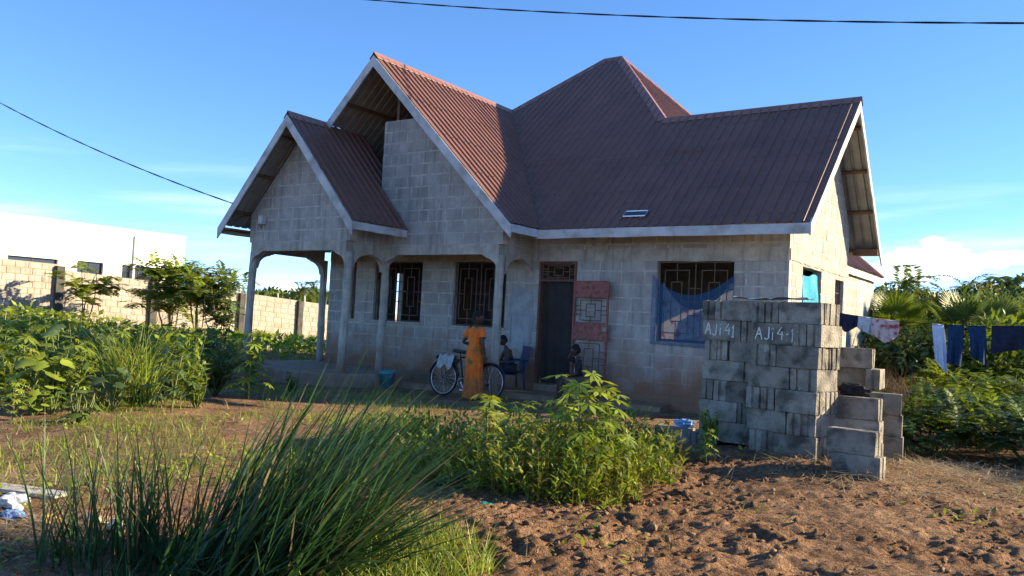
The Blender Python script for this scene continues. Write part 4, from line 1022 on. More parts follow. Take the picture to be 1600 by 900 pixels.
# pale grass clump in the garden
def tussock(name, label, loc, n, R, L, W, mat, cat='grass', az=None, lean=(.05, .5), droop=(.3, 1.4), nseg=6, dead=.05):
    t = empty(name, loc); tag(t, label, cat); lf = Leaf()
    a = nr.random(n)*6.28 if az is None else nr.normal(az[0], az[1], n); r = R*np.sqrt(nr.random(n)); q = nr.random(n)*6.28
    P = np.stack([np.cos(q)*r, np.sin(q)*r, np.zeros(n)-.03], -1); P[:, 2] += H(P[:, 0]+loc[0], P[:, 1]+loc[1])-loc[2]
    lf.blades(P, a, nr.uniform(*lean, n), nr.uniform(*L, n), nr.uniform(*W, n), nr.uniform(*droop, n)*np.where(nr.random(n) < .12, 2.4, 1), nseg, (nr.random(n) < dead).astype(int)); lf.build('blades', [MT[mat], MT['grassdead']], t); return t
tussock('grass_clump', 'pale green arching grass clump among the left crop plants', gp(205, 632), 320, .28, (.7, 1.35), (.012, .022), 'grassL')
tussock('grass_clump', 'smaller arching grass clump right of the pale garden clump', gp(262, 625), 160, .25, (.5, .9), (.010, .018), 'leafE')
# weeds between the garden and the boundary wall, one mass
lf = Leaf(); n = 9000; xx = nr.uniform(-27.6, -12.5, n); yy = nr.uniform(-7, 22, n); hh = .2+.75*fbm(xx*.35, yy*.35, 3)
keep = ~((xx > -13) & (yy > -3)); xx, yy, hh = xx[keep], yy[keep], hh[keep]; n = len(xx)
P = np.stack([xx, yy, Hmac(xx, yy)+hh*nr.random(n)**.6], -1); D = rdir(n); D[:, 2] = np.abs(D[:, 2])*.5
lf.diamonds(P, D, np.tile([0, 0, 1.], (n, 1))+.7*rdir(n), nr.uniform(.12, .34, n), nr.uniform(.07, .17, n), 0)
k = 2600; xx = nr.uniform(-27.5, -12.5, k); yy = nr.uniform(-6, 22, k); keep = ~((xx > -13) & (yy > -3)); xx, yy = xx[keep], yy[keep]; k = len(xx)
lf.blades(np.stack([xx, yy, Hmac(xx, yy)], -1), nr.random(k)*6.28, nr.uniform(0, .5, k), nr.uniform(.3, 1.0, k), nr.uniform(.012, .03, k), nr.uniform(.2, 1.2, k), 4, 1)
tag(lf.build('weeds', [MT['leafA'], MT['grassL']]), 'sunlit green weeds growing up to the boundary wall', 'weeds', kind='stuff')

# ================================================================== foreground grass
RAZ = atan2(_R[1], _R[0])                      # the wind has laid the blades over to the right
for px, py, n, R, L, lb in ((430, 905, 620, .40, (.6, 1.45), 'dense tall dark green grass clump in the foreground, the largest'), (385, 862, 480, .36, (.6, 1.42), 'tall grass clump behind the largest foreground clump'), (320, 905, 200, .34, (.4, .95), 'tall grass clump at the left of the largest foreground clump')):
    tussock('tall_grass_clump', lb, gp(px, min(py, 905)), n, R, L, (.012, .026), 'grass', az=(RAZ, .5), lean=(.25, 1.10), droop=(.05, .85), nseg=7)
for px, py, n, lb in ((120, 878, 60, 'sparse tall grass stalks at the far left foreground'), (190, 868, 60, 'sparse tall grass stalks between the litter and the large clump'), (250, 880, 80, 'sparse tall grass stalks just left of the large clump')):
    tussock('grass_stalks', lb, gp(px, py), n, .24, (.35, 1.0), (.009, .016), 'grass', lean=(.0, .45), droop=(.0, .7))
tussock('bright_grass_patch', 'bright yellow-green low grass at the bottom centre', gp(590, 880), 2200, .70, (.10, .34), (.006, .012), 'grassL', lean=(.1, 1.0), droop=(.3, 1.4), nseg=4)
tussock('bright_grass_patch', 'low green grass under the large clump at bottom left', gp(330, 902), 700, .6, (.10, .35), (.006, .012), 'grass', lean=(.1, 1.0), droop=(.3, 1.4), nseg=4)
# ================================================================== weed patch in the middle
lf = Leaf(); n = 0
for px, py, R, h in ((655, 740, .36, .30), (720, 752, .40, .36), (790, 762, .40, .42), (860, 770, .40, .44), (925, 768, .40, .44), (980, 752, .40, .40), (700, 712, .55, .38), (790, 715, .55, .42), (880, 722, .55, .46), (955, 715, .5, .44), (640, 700, .5, .28), (1005, 728, .35, .30), (600, 690, .5, .2)):
    x, y, z = gp(px, py); m_ = 120
    for k in range(m_):
        a = nr.random()*6.28; r = R*sqrt(nr.random()); bx, by = x+cos(a)*r, y+sin(a)*r; hh = h*nr.uniform(.22, 1.4)*(1-.45*(r/R)**3); e = np.array([nr.normal()*.10, nr.normal()*.10, hh]); b = np.array([bx, by, Hs(bx, by)])
        q = 11; u = np.linspace(.15, 1, q)[:, None]; D = rdir(q); D[:, 2] = np.abs(D[:, 2])*.5+.25; lf.diamonds(b+e*u, D, np.tile([0, 0, 1.], (q, 1))+.6*rdir(q), nr.uniform(.045, .12, q), nr.uniform(.014, .034, q), int(nr.random() < .4)+int(nr.random() < .15)*2)
        lf.blades(b[None], np.array([a]), np.array([.1]), np.array([hh]), np.array([.007]), np.array([.2]), 3, 1)
lf.M = [np.minimum(m, 2) for m in lf.M]
tag(lf.build('weed_patch', [MT['leafA'], MT['leafD'], MT['grassL']]), 'dense sunlit weeds in the middle of the garden', 'weeds', kind='stuff')
for px, py, h, kd, m, lb in ((900, 762, 1.0, 'palmate', 'leafA', 'tall cassava plant with hand-shaped leaves in the middle weeds'), (942, 760, .88, 'palmate', 'leafA', 'second cassava plant right of the tall one'), (868, 756, .74, 'palmate', 'leafA', 'young cassava plant left of the tall one'), (808, 750, .74, 'palmate', 'leafA', 'slender cassava plant in front of the seated person by the column'), (755, 740, .74, 'palmate', 'leafA', 'young cassava plant in front of the bicycle'),
        (1103, 722, .34, 'palmate', 'leafA', 'small green seedling alone beside the block pile'), (1108, 700, .42, 'herb', 'leafA', 'thin green seedling behind the small one beside the block pile'), (455, 618, .42, 'herb', 'leafD', 'small reddish-tipped plant at the porch slab edge'), (385, 618, .7, 'palmate', 'leafB', 'leafy plant beside the front left porch column')):
    crop(gp(px, py), kd, h, m, 'cassava_plant' if kd == 'palmate' else 'seedling', lb, None)
# thin turf along the sunlit strip and scattered weeds on the soil
lf = Leaf()
def scatter_turf(n, x0, x1, y0, y1, dens, L, m):
    xx = nr.uniform(x0, x1, n); yy = nr.uniform(y0, y1, n); k = nr.random(n) < dens(xx, yy); xx, yy = xx[k], yy[k]; n = len(xx)
    lf.blades(np.stack([xx, yy, H(xx, yy)-.01], -1), nr.random(n)*6.28, nr.uniform(.1, 1.1, n), nr.uniform(*L, n), nr.uniform(.004, .010, n), nr.uniform(.2, 1.2, n), 3, m)
scatter_turf(9000, -8.5, -1.0, -6.5, -1.9, lambda x, y: sm(fbm(x*.8, y*.8, 3), .42, .62), (.04, .13), 0)
scatter_turf(26000, -9, -.3, -10.8, -3.2, lambda x, y: .9*sm(fbm(x*.7+3, y*.7+2, 3), .42, .58), (.04, .17), 0)
scatter_turf(5000, -6, 4, -11.5, -5, lambda x, y: .5*sm(fbm(x*1.1+9, y*1.1, 3), .52, .70), (.03, .12), 0)
scatter_turf(5000, -7, 4.5, -11.5, -3.5, lambda x, y: .35*sm(fbm(x*.9+40, y*.9, 3), .42, .6), (.05, .2), 1)
tag(lf.build('turf', [MT['grassL'], MT['straw']]), 'thin patchy grass and straw over the trodden soil', 'grass', kind='stuff')
# low weeds and fallen leaves on the soil
lf = Leaf(); n = 15000; xx = nr.uniform(-9, 4.5, n); yy = nr.uniform(-11.4, -3.5, n); k = nr.random(n) < sm(fbm(xx*.8+21, yy*.8+5, 3), .44, .62)*np.where(xx < -.3, 1.0, .35); xx, yy = xx[k], yy[k]; n = len(xx)
D = rdir(n); D[:, 2] = np.abs(D[:, 2])*.35+.1; lf.diamonds(np.stack([xx, yy, H(xx, yy)+.05*nr.random(n)], -1), D, np.tile([0, 0, 1.], (n, 1))+.5*rdir(n), nr.uniform(.03, .10, n), nr.uniform(.015, .045, n), 0)
n = 2600; xx = nr.uniform(-7, 4.5, n); yy = nr.uniform(-11.4, -4, n); D = rdir(n); D[:, 2] *= .15; lf.diamonds(np.stack([xx, yy, H(xx, yy)+.006], -1), D, np.tile([0, 0, 1.], (n, 1))+.4*rdir(n), nr.uniform(.02, .07, n), nr.uniform(.01, .03, n), 1)
tag(lf.build('ground_weeds', [MT['leafA'], MT['brownleaf']]), 'low weeds and fallen leaves scattered over the soil', 'weeds', kind='stuff')
# raked dry grass
lf = Leaf()
for px, py, n, R in ((1480, 745, 1500, 1.0), (1330, 745, 700, .8), (1580, 748, 1200, .9), (1450, 690, 300, .5), (60, 838, 700, .45), (20, 760, 300, .35)):
    x, y, z = gp(px, py); a = nr.random(n)*6.28; r = R*np.sqrt(nr.random(n)); xx, yy = x+np.cos(a)*r, y+np.sin(a)*r*.8
    lf.blades(np.stack([xx, yy, H(xx, yy)+.01+.10*nr.random(n)*(1-r/R)], -1), nr.random(n)*6.28, nr.uniform(1.25, 1.75, n), nr.uniform(.12, .4, n), nr.uniform(.003, .008, n), nr.uniform(-.3, .5, n), 4)
tag(lf.build('dry_grass', MT['straw']), 'raked dry grass lying on the ground', 'grass', kind='stuff')
# ================================================================== stacks of concrete blocks
BL, BW_, BH = .45, .148, .222
def block_mesh(seed):
    """hollow-end sandcrete block: smooth long faces, ends with three vertical ribs; origin at base centre, long side on x"""
    r = random.Random(seed); mb = MB(); l, w, h = BL/2-.003, BW_/2-.002, BH-.004
    out = [(-l, -w), (l, -w)]
    for sg, xs in ((1, l), (-1, -l)):
        prof = []
        for (t0, t1, dep) in ((-1, -.20, 0), (-.12, .12, -.018), (.20, 1, 0)): prof += [(xs+sg*dep, w*t0), (xs+sg*dep, w*t1)]
        if sg == 1: right = prof
        else: left = list(reversed(prof))
    P = right+left; n = len(P); j = lambda: r.uniform(-.005, .005)
    def lev(z, k): return [(x*k+j(), y*k+j()*.6, z) for x, y in P]
    mb.loft([lev(0, .985), lev(.008, 1), lev(h-.010, 1), lev(h, .982)]); return mb.mesh('concrete_block', MT['stack'])
BM = [block_mesh(k) for k in range(6)]
ORD = ['top', 'second', 'third', 'fourth', 'fifth', 'sixth', 'seventh', 'eighth']
def put_block(loc, rz, label, group, tilt=0):
    o = link('concrete_block', BM[rnd.randrange(6)]); o.location = (loc[0]+rnd.uniform(-.013, .013), loc[1]+rnd.uniform(-.022, .022), loc[2]); o.rotation_euler = (tilt, 0, rz+rnd.uniform(-.045, .045)); tag(o, label, 'concrete block', group); return o
def stack(org, rz, courses, name, first):
    """courses counted from the top; two ways of laying that alternate"""
    c, s = cos(rz), sin(rz); out = {}
    nC = courses
    for k in range(nC):
        z = org[2]+(nC-1-k)*BH; wayA = (k % 2 == 0) == first; cj = rnd.uniform(-.022, .022), rnd.uniform(-.018, .018)
        spots = []
        if wayA:        # two headers on the left, three stretchers on the right
            spots += [(.075, .225, pi/2, 'left end block'), (.225, .225, pi/2, 'second end block from the left')]
            spots += [(.525, .075+.15*i, 0, ('front long block', 'middle long block', 'rear long block')[i]) for i in range(3)]
        else:
            spots += [(.225, .075+.15*i, 0, ('front long block', 'middle long block', 'rear long block')[i]) for i in range(3)]
            spots += [(.525, .225, pi/2, 'second end block from the right'), (.675, .225, pi/2, 'right end block')]
        for (u, v, a, nm) in spots:
            x, y = u+cj[0], v+cj[1]
            o = put_block((org[0]+x*c-y*s, org[1]+x*s+y*c, z), rz+a, 'concrete block, %s, %s course of the tall %s' % (nm, ORD[k], name), 'blocks of the tall '+name)
            out[(k, nm)] = o
    return out
p0 = at(1174, 470, 8.62); gz = p0[2]-7*BH
S1 = stack((float(p0[0]), float(p0[1]), float(gz)), radians(-12), 7, 'front stack', True)
p1 = at(1099, 468, 9.25); g1 = p1[2]-7*BH
S2 = stack((float(p1[0]), float(p1[1]), float(g1)), radians(-4), 7, 'rear stack', True)
# painted lettering AJi 4-1 on the second course
GLY = {'A': [[(0, 0), (.5, 1), (1, 0)], [(.2, .4), (.85, .42)]], 'J': [[(.75, 1), (.7, .15), (.45, 0), (.1, .12)]], 'i': [[(.3, 0), (.32, .62)], [(.33, .85), (.34, .92)]], '4': [[(.6, 1), (0, .4), (.9, .36)], [(.65, .62), (.62, 0)]], '-': [[(.1, .42), (.6, .42)]], '1': [[(.05, .78), (.3, 1), (.3, 0)], [(.02, 0), (.6, .02)]]}
def lettering(o, text, u0, cw, z0, hgt):
    mb = MB(); u = u0
    for ch in text:
        if ch == ' ': u += cw*.5; continue
        w = cw*(.55 if ch in 'i-1' else .85)
        jx, jz, sh = rnd.uniform(-.006, .006), rnd.uniform(-.012, .012), rnd.uniform(-.06, .12)
        for st in GLY[ch]:
            st = [(p[0]+sh*p[1]+rnd.uniform(-.05, .05)+jx/w, p[1]+rnd.uniform(-.05, .05)+jz/hgt) for p in st]
            for a, b in zip(st[:-1], st[1:]):
                mb.bar((u+a[0]*w, -BW_/2-.001, z0+a[1]*hgt), (u+b[0]*w, -BW_/2-.001, z0+b[1]*hgt), .004, rnd.uniform(.009, .015), up=(.3, 0, .9) if abs(a[0]-b[0]) > abs(a[1]-b[1]) else (.9, 0, .3))
        u += w+cw*.18
    mb.build('painted_lettering', MT['chalk'], o)
f1 = S1[(1, 'front long block')]; f1.rotation_euler[2] = radians(-12); f1['label'] = 'grey concrete block with white painted lettering AJi 4-1 in the tall front stack'; lettering(f1, 'AJi4-1', -.19, .088, .045, .13)
f2 = S2[(1, 'front long block')]; f2.rotation_euler[2] = radians(-4); f2['label'] = 'grey concrete block with white painted lettering AJi 41 in the tall rear stack'; lettering(f2, 'AJi41', -.19, .082, .05, .13)
# ground-touch filler: both stacks stand on short footing blocks where the soil dips
# pile right of the tall stack
def pile(px, py, d, rz, rows, name, desc):
    p = at(px, py, d); x, y, zt_ = float(p[0]), float(p[1]), float(p[2]); c, s = cos(rz), sin(rz); n = len(rows)
    fl_ = zt_-n*BH-(Hs(x+.25*c, y+.25*s)-.03); zt_ -= max(0, fl_)
    for k, row in enumerate(rows):
        for (u, v, a, nm) in row:
            put_block((x+u*c-v*s, y+u*s+v*c, zt_-BH*(k+1)), rz+a, 'concrete block, %s, %s course of the %s' % (nm, ORD[k], name), 'blocks of the '+name)
L1 = [(.225, .075, 0, 'front long block'), (.225, .225, 0, 'rear long block')]; E1 = [(.075, .225, pi/2, 'left end block'), (.225, .225, pi/2, 'middle end block'), (.375, .225, pi/2, 'right end block')]
pile(1296, 541, 9.3, radians(3), [L1, [(.19, .075, 0, 'front long block'), (.47, .14, pi/2, 'right end block')], L1, E1, L1, E1], 'pile right of the tall stacks', '')
pile(1300, 617, 8.35, radians(-2), [[(.225, .12, 0, 'long block')], [(.225, .13, 0, 'long block')], [(.225, .12, 0, 'long block')], [(.225, .13, 0, 'long block')]], 'low pile under the black cloth', '')
pile(1292, 658, 7.75, radians(-8), [[(.24, .07, 0, 'long block')], [(.27, .07, 0, 'long block')]], 'two-block pile at the front right', '')
pile(1338, 611, 8.7, radians(10), [[(.225, .10, 0, 'long block')], [(.22, .11, 0, 'long block')], [(.23, .1, 0, 'long block')], [(.22, .11, 0, 'long block')]], 'rightmost low pile', '')
pile(1018, 655, 9.6, radians(2), [[(.225, .20, 0, 'left long block'), (.60, .10, pi/2, 'first end block'), (.755, .12, pi/2, 'right end block')]], 'low row under the blue bag', '')
_q = at(1018, 655, 9.6); ROWDROP = float(_q[2])-BH-(Hs(float(_q[0])+.25, float(_q[1])+.01)-.03)
# ================================================================== crumpled things
def crumple(name, label, cat, loc, size, mat, seed=0, n=10, amp=.35, flat=.6, group=None):
    r = random.Random(seed); mb = MB(); ph = [r.uniform(0, 6) for _ in range(6)]
    def fn(a, b):
        t = a*2*pi; q = (b-.5)*pi; rr = 1+amp*(sin(3*t+ph[0])*cos(2*q+ph[1])+.6*sin(5*t+ph[2]+4*q)+.5*sin(7*q+ph[3]+2*t))*cos(q)
        return (size[0]*rr*cos(q)*cos(t), size[1]*rr*cos(q)*sin(t), size[2]*(rr*sin(q)+.75))
    mb.grid(fn, 22, n); o = mb.build(name, mat, None, False, loc); tag(o, label, cat, group); return o
blu = pm('blue_plastic', (.16,.33,.62), (.30,.48,.75), 30, .35, .3, 60, spec=.5, transl=.25); cyan = pm('cyan_tarp', (.02,.36,.58), (.05,.52,.74), 14, .4, .5, 40, spec=.4, transl=.35)
teal = pm('teal_plastic', (.02,.22,.24), (.03,.27,.28), 10, .45); bckt = pm('bucket_plastic', (.06,.27,.32), (.085,.33,.38), 10, .45); whitep = pm('white_plastic', (.62,.63,.64), (.75,.76,.77), 18, .45, .3, 50, transl=.2)
blackc = pm('black_cloth', (.014,.014,.018), (.025,.025,.03), 20, .85, .4, 60); yel = pm('yellow_wrapper', (.62,.36,.05), (.75,.50,.10), 12, .5, .3, 40); purp = pm('purple_wrapper', (.22,.08,.16), (.36,.16,.26), 20, .5); grn = pm('green_wrapper', (.02,.30,.20), (.04,.40,.42), 25, .4); cream = pm('dry_husk', (.55,.44,.26), (.68,.57,.36), 14, .8, .3, 40)
p = at(1068, 650, 9.55); crumple('plastic_bag', 'light blue plastic bag on the low row of blocks', 'bag', (float(p[0]), float(p[1]+.06), float(at(1018, 655, 9.6)[2])-.004-max(0, ROWDROP)), (.11, .08, .055), blu, 3)
p = at(1330, 615, 8.4); crumple('black_cloth', 'crumpled black cloth lying on the low block pile', 'cloth', (float(p[0]), float(p[1])+.1, float(at(1300, 617, 8.35)[2])-.005), (.15, .08, .07), blackc, 5)
mb = MB(); tz = float(p0[2])
mb.grid(lambda a, b: (float(p0[0])-.28+.80*a, float(p0[1])+.12+.30*b+.05*sin(9*a), max(tz, float(p1[2]))+.008+.022*abs(sin(11*a+3*b)*cos(7*b+5*a))+.02*sin(3*a+2)**2), 40, 12)
tag(mb.build('plastic_sheet', pm('grey_sheet', (.10,.28,.36), (.42,.46,.46), 7, .4, .4, 60, spec=.4), None, True), 'crumpled blue and grey plastic sheet on top of the tall stacks', 'sheet')
# litter
for px, py, nm, lb, sz, mt in ((760, 787, 'plastic_wrapper', 'small green and blue plastic wrapper on the soil', (.055, .035, .012), grn), (845, 790, 'plastic_wrapper', 'small purple wrapper on the soil beside the white scrap', (.04, .03, .012), purp), (1040, 735, 'plastic_wrapper', 'small pale blue wrapper beside the weeds', (.05, .035, .02), blu), (20, 790, 'plastic_bag', 'white plastic bag in the litter at the left edge', (.14, .10, .05), whitep), (22, 808, 'plastic_bag', 'blue plastic bag in the litter at the left edge', (.12, .06, .03), blu), (78, 816, 'plastic_wrapper', 'yellow wrapper in the litter behind the grass stalks', (.10, .05, .035), yel), (150, 812, 'corn_husk', 'pale dry husk behind the left grass stalks', (.12, .05, .03), cream), (185, 830, 'corn_husk', 'pale dry husk nearest the tall grass', (.10, .05, .03), cream)):
    x, y, z = gp(px, py); crumple(nm, lb, 'litter', (x, y, z-.005), sz, mt, px)
x, y, z = gp(908, 785); tag(MB().bar((x-.01, y, z+.005), (x+.012, y+.02, z+.06), .014, .006).build('paper_scrap', whitep), 'small white paper scrap standing in the soil', 'litter')
x, y, z = gp(40, 772); mb = MB(); mb.loft([[(-.42, -.07, .02), (-.42, .07, .03), (-.42, .07, .055), (-.42, -.07, .045)], [(0, -.075, .012), (0, .07, .022), (0, .07, .05), (0, -.075, .04)], [(.30, -.08, .0), (.34, .05, .012), (.34, .05, .04), (.30, -.08, .028)]])
o = mb.build('wooden_plank', MT['wood'], None, False, (x, y, z)); o.rotation_euler = (0, .02, radians(28)); tag(o, 'weathered grey plank lying at the left edge of the photo', 'plank')
x, y, z = gp(745, 812); crumple('stone', 'small pale stone lump on the bare soil', 'stone', (x, y, z-.02), (.06, .045, .035), MT['clod'], 9, amp=.2)
# ================================================================== buckets
def bucket(name, label, loc, r0, r1, h, mat, handle=True):
    t = empty(name, loc); tag(t, label, 'bucket'); n = 28; R = lambda r, z: [(r*cos(2*pi*k/n), r*sin(2*pi*k/n), z) for k in range(n)]
    MB().loft([R(r0, 0), R(r0+(r1-r0)*.86, h*.86), R(r1*1.03, h*.865), R(r1*1.03, h*.9), R(r1, h*.905), R(r1, h), R(r1*1.06, h*1.0), R(r1*1.06, h*1.025), R(r1*.95, h*1.025), R(r1*.93, h*.9), R(r0*.93, .02)]).build('body', mat, t, True)
    if handle: MB().tube([(r1*1.06*cos(a), -.02-r1*.6*sin(a)*.3-.05*sin(a), h*.9-r1*.9*sin(a)) for a in np.linspace(0, pi, 14)], .004, 6).build('handle', MT['steel'], t, True)
x, y, z = gp(604, 606); bucket('bucket', 'teal plastic bucket standing beside the porch column', (x, y, z), .115, .155, .34, bckt)
x, y, z = gp(572, 600); bucket('small_bucket', 'small bright blue pail left of the teal bucket', (x, y, z), .055, .068, .15, pm('bright_blue_plastic', (.02,.13,.50), (.03,.18,.60), 10, .4), False)
# ================================================================== bicycle
bx, by, _ = [float(q) for q in at(692, 586, 15.5)]; bz = Hs(bx, by)
bike = empty('bicycle', (bx, by, bz), radians(1)); tag(bike, 'old black roadster bicycle parked along the porch behind the standing woman', 'bicycle')
bike.rotation_euler = (radians(-4), 0, radians(1)); WRr = .335; WB = 1.07
for k, x0 in enumerate((0, WB)):
    w = empty('wheel', (x0, 0, WRr), parent=bike)
    MB().ring((0, 0, 0), WRr-.018, .018, n=48).build('tyre', MT['rubber'], w, True); MB().ring((0, 0, 0), WRr-.044, .012, n=48).build('rim', MT['steel'], w, True)
    sp = MB()
    for q in range(18): a = 2*pi*q/18; sp.bar((.015*cos(a+.8), .02*(1 if q % 2 else -1), .015*sin(a+.8)), ((WRr-.05)*cos(a), 0, (WRr-.05)*sin(a)), .0022, .0022)
    sp.build('spokes', MT['steel'], w); MB().tube([(0, -.045, 0), (0, .045, 0)], .018, 10).build('hub', MT['steel'], w, True)
    fd = MB(); a0, a1 = (.15, 2.9) if k == 0 else (.6, 2.7); rg = []
    for a in np.linspace(a0, a1, 22): rg.append([((WRr+.018+d_)*cos(a), y_, (WRr+.018+d_)*sin(a)) for y_, d_ in ((-.028, -.012), (-.018, .006), (.018, .006), (.028, -.012), (.016, .002), (-.016, .002))])
    fd.loft(rg).build('mudguard', MT['black'], bike, True, loc=(x0, 0, WRr))
bb = (.47, 0, .28); st_t = (.36, 0, .74); hd_t = (.86, 0, .80); hd_b = (.90, 0, .66)
fr = MB()
for a, b, r in ((bb, st_t, .015), (st_t, hd_t, .014), (bb, hd_b, .016), (hd_t, hd_b, .018)): fr.tube([a, b], r, 8)
for sg in (-1, 1): fr.tube([(0, .05*sg, WRr), (bb[0], .02*sg, bb[2])], .009, 6); fr.tube([(0, .05*sg, WRr), (st_t[0], .02*sg, st_t[2]-.03)], .008, 6); fr.tube([(hd_b[0], .03*sg, hd_b[2]), (.99, .045*sg, .48), (WB, .045*sg, WRr)], .010, 6)
fr.build('frame', MT['black'], bike, True)
MB().tube([hd_t, (.845, 0, .90)], .012, 8).tube([(.70, -.27, .93), (.80, -.20, .93), (.845, 0, .92), (.80, .20, .93), (.70, .27, .93)], .011, 8).build('handlebar', MT['steel'], bike, True)
MB().loft([[(.20+u*.27, w*s_*.5, .84+.02*(1-u)+dz) for s_, dz in ((-1, 0), (-.7, .035), (.7, .035), (1, 0), (.6, -.03), (-.6, -.03))] for u, w in ((0, .15), (.15, .20), (.4, .16), (.7, .07), (1, .035))]).tube([st_t, (.345, 0, .83)], .012, 8).build('saddle', MT['black'], bike, True)
rk = MB()
for sg in (-1, 1): rk.tube([(.34, .06*sg, .70), (-.18, .07*sg, .70)], .006, 6); rk.tube([(-.06, .07*sg, .70), (0, .055*sg, WRr)], .006, 6)
for q in np.linspace(-.18, .3, 6): rk.tube([(q, -.07, .70), (q, .07, .70)], .005, 6)
rk.build('rear_rack', MT['black'], bike); MB().box(-.225, -.185, -.03, .03, .69, .75).build('reflector', MT['black'], bike)
MB().ring((bb[0], -.05, bb[2]), .085, .006, n=28, k=6).tube([(bb[0], -.07, bb[2]), (bb[0], .07, bb[2])], .02, 8).bar((bb[0], -.07, bb[2]), (bb[0]+.1, -.07, bb[2]-.13), .014, .02).bar((bb[0], .07, bb[2]), (bb[0]-.1, .07, bb[2]+.13), .014, .02).box(bb[0]+.05, bb[0]+.15, -.16, -.08, bb[2]-.145, bb[2]-.12).box(bb[0]-.15, bb[0]-.05, .08, .16, bb[2]+.12, bb[2]+.145).build('crank_and_pedals', MT['steel'], bike)
MB().tube([(0, -.055, WRr+.035), (bb[0], -.055, bb[2]+.085)], .004, 5).tube([(0, -.055, WRr-.035), (bb[0], -.055, bb[2]-.085)], .004, 5).build('chain', MT['rubber'], bike)
MB().tube([(.20, .09, .34), (.28, .22, .0)], .008, 6).build('kickstand', MT['steel'], bike)
whc = pm('white_sack', (.30,.30,.285), (.42,.42,.40), 9, .85, .5, 50)
mb = MB(); mb.grid(lambda a, b: (bx-.06+.36*a, by+(-.16+.32*b)*.9, bz+.735+.05*sin(pi*min(1, max(0, (b-.2)/.6)))-(.30+.06*sin(9*a))*max(0, abs(b-.5)-.22)*2.2+.018*sin(14*a+6*b)), 26, 22)
tag(mb.build('white_sack', whc, None, True), 'white folded sack draped over the rear rack of the bicycle', 'sack')
# ================================================================== people
def skin_eval(J, E, root, sub=2):
    """grow a continuous skin round a joint graph: J name -> (pos, radius)"""
    names = list(J); ix = {n: i for i, n in enumerate(names)}
    me = bpy.data.meshes.new('tmp'); me.from_pydata([tuple(J[n][0]) for n in names], [(ix[a], ix[b]) for a, b in E], [])
    o = bpy.data.objects.new('tmp', me); COL.objects.link(o)
    m = o.modifiers.new('s', 'SKIN'); m.branch_smoothing = .6; m.use_smooth_shade = True
    sv = me.skin_vertices[0].data if me.skin_vertices else None
    for n in names:
        d = sv[ix[n]]; r = J[n][1]; d.radius = (r, r) if not hasattr(r, '__len__') else r; d.use_root = (n == root)
    s = o.modifiers.new('u', 'SUBSURF'); s.levels = s.render_levels = sub
    dg = bpy.context.evaluated_depsgraph_get(); ev = o.evaluated_get(dg); m2 = ev.to_mesh()
    V = [tuple(v.co) for v in m2.vertices]; F = [tuple(p.vertices) for p in m2.polygons]; ev.to_mesh_clear()
    bpy.data.objects.remove(o); bpy.data.meshes.remove(me); return V, F
def head_geo(mb, c, yaw=0, pitch=0, s=1.0):
    """sculpted head with nose, brow, chin, lips and ears; faces +X before yaw"""
    cy, sy, cp, sp = cos(yaw), sin(yaw), cos(pitch), sin(pitch)
    def place(p): x, y, z = p; x, z = x*cp-z*sp, x*sp+z*cp; return (c[0]+s*(x*cy-y*sy), c[1]+s*(x*sy+y*cy), c[2]+s*z)
    def fn(a, b):
        t = a*2*pi; q = (b-.5)*pi; x, y, z = .095*cos(q)*cos(t), .075*cos(q)*sin(t), .118*sin(q)
        f = max(0, cos(t))*cos(q)
        if z < 0: x *= 1-.12*(-z/.118); y *= 1-.30*(-z/.118)**1.5
        x += f*.024*math.exp(-((y/.016)**2))*math.exp(-(((z+.012)/.030)**2))
        x += f*.007*math.exp(-(((z-.034)/.012)**2)) + f*.010*math.exp(-(((z+.058)/.013)**2))*math.exp(-((y/.026)**2)) + f*.010*math.exp(-(((z+.098)/.02)**2))*math.exp(-((y/.03)**2))
        x -= f*.008*math.exp(-(((z-.010)/.013)**2))*(math.exp(-(((y-.033)/.016)**2))+math.exp(-(((y+.033)/.016)**2)))
        return place((x, y, z))
    mb.grid(fn, 36, 26)
    for sg in (-1, 1):
        def ear(a, b): t = a*2*pi; q = (b-.5)*pi; return place((-.008+.020*cos(q)*cos(t), sg*(.074+.010*cos(q)*sin(t)+.008), -.008+.032*sin(q)))
        mb.grid(ear, 10, 8)
    return place
def finger_hand(V, F, wrist, d, side, s=1.0, curl=.5):
    """palm + five separate bent fingers growing from the wrist along d; side = direction of the thumb"""
    wrist = Vector(wrist); d = Vector(d).normalized(); t = Vector(side); t = (t-d*t.dot(d)).normalized(); n = d.cross(t)
    def add(J, E, r): v, f = skin_eval(J, E, r, 1); b = len(V); V.extend(v); F.extend([tuple(b+i for i in q) for q in f])
    pc = wrist+d*.045*s
    add({'a': (wrist, .022*s), 'b': (pc, (.030*s, .016*s)), 'c': (wrist+d*.085*s, (.032*s, .013*s))}, [('a', 'b'), ('b', 'c')], 'a')
    for k, (o, L_) in enumerate(((.027, .070), (.009, .080), (-.009, .074), (-.026, .058))):
        b0 = wrist+d*.075*s+t*o*s; dd = d; J = {'r': (b0, .0085*s)}; E = []; pv = 'r'; p = b0
        for q in range(3): dd = (dd*cos(curl*.6)+n*sin(curl*.6)).normalized(); p = p+dd*L_*s/3*1.1; J['p%d' % q] = (p, (.0082-.0007*q)*s); E.append((pv, 'p%d' % q)); pv = 'p%d' % q
        add(J, E, 'r')
    b0 = wrist+d*.03*s+t*.022*s; dd = (d*.7+t*.7).normalized(); m = b0+dd*.034*s; e_ = m+(d*.9+t*.25+n*.2).normalized()*.03*s
    add({'r': (b0, .0105*s), 'm': (m, .0095*s), 'e': (e_, .0085*s)}, [('r', 'm'), ('m', 'e')], 'r')
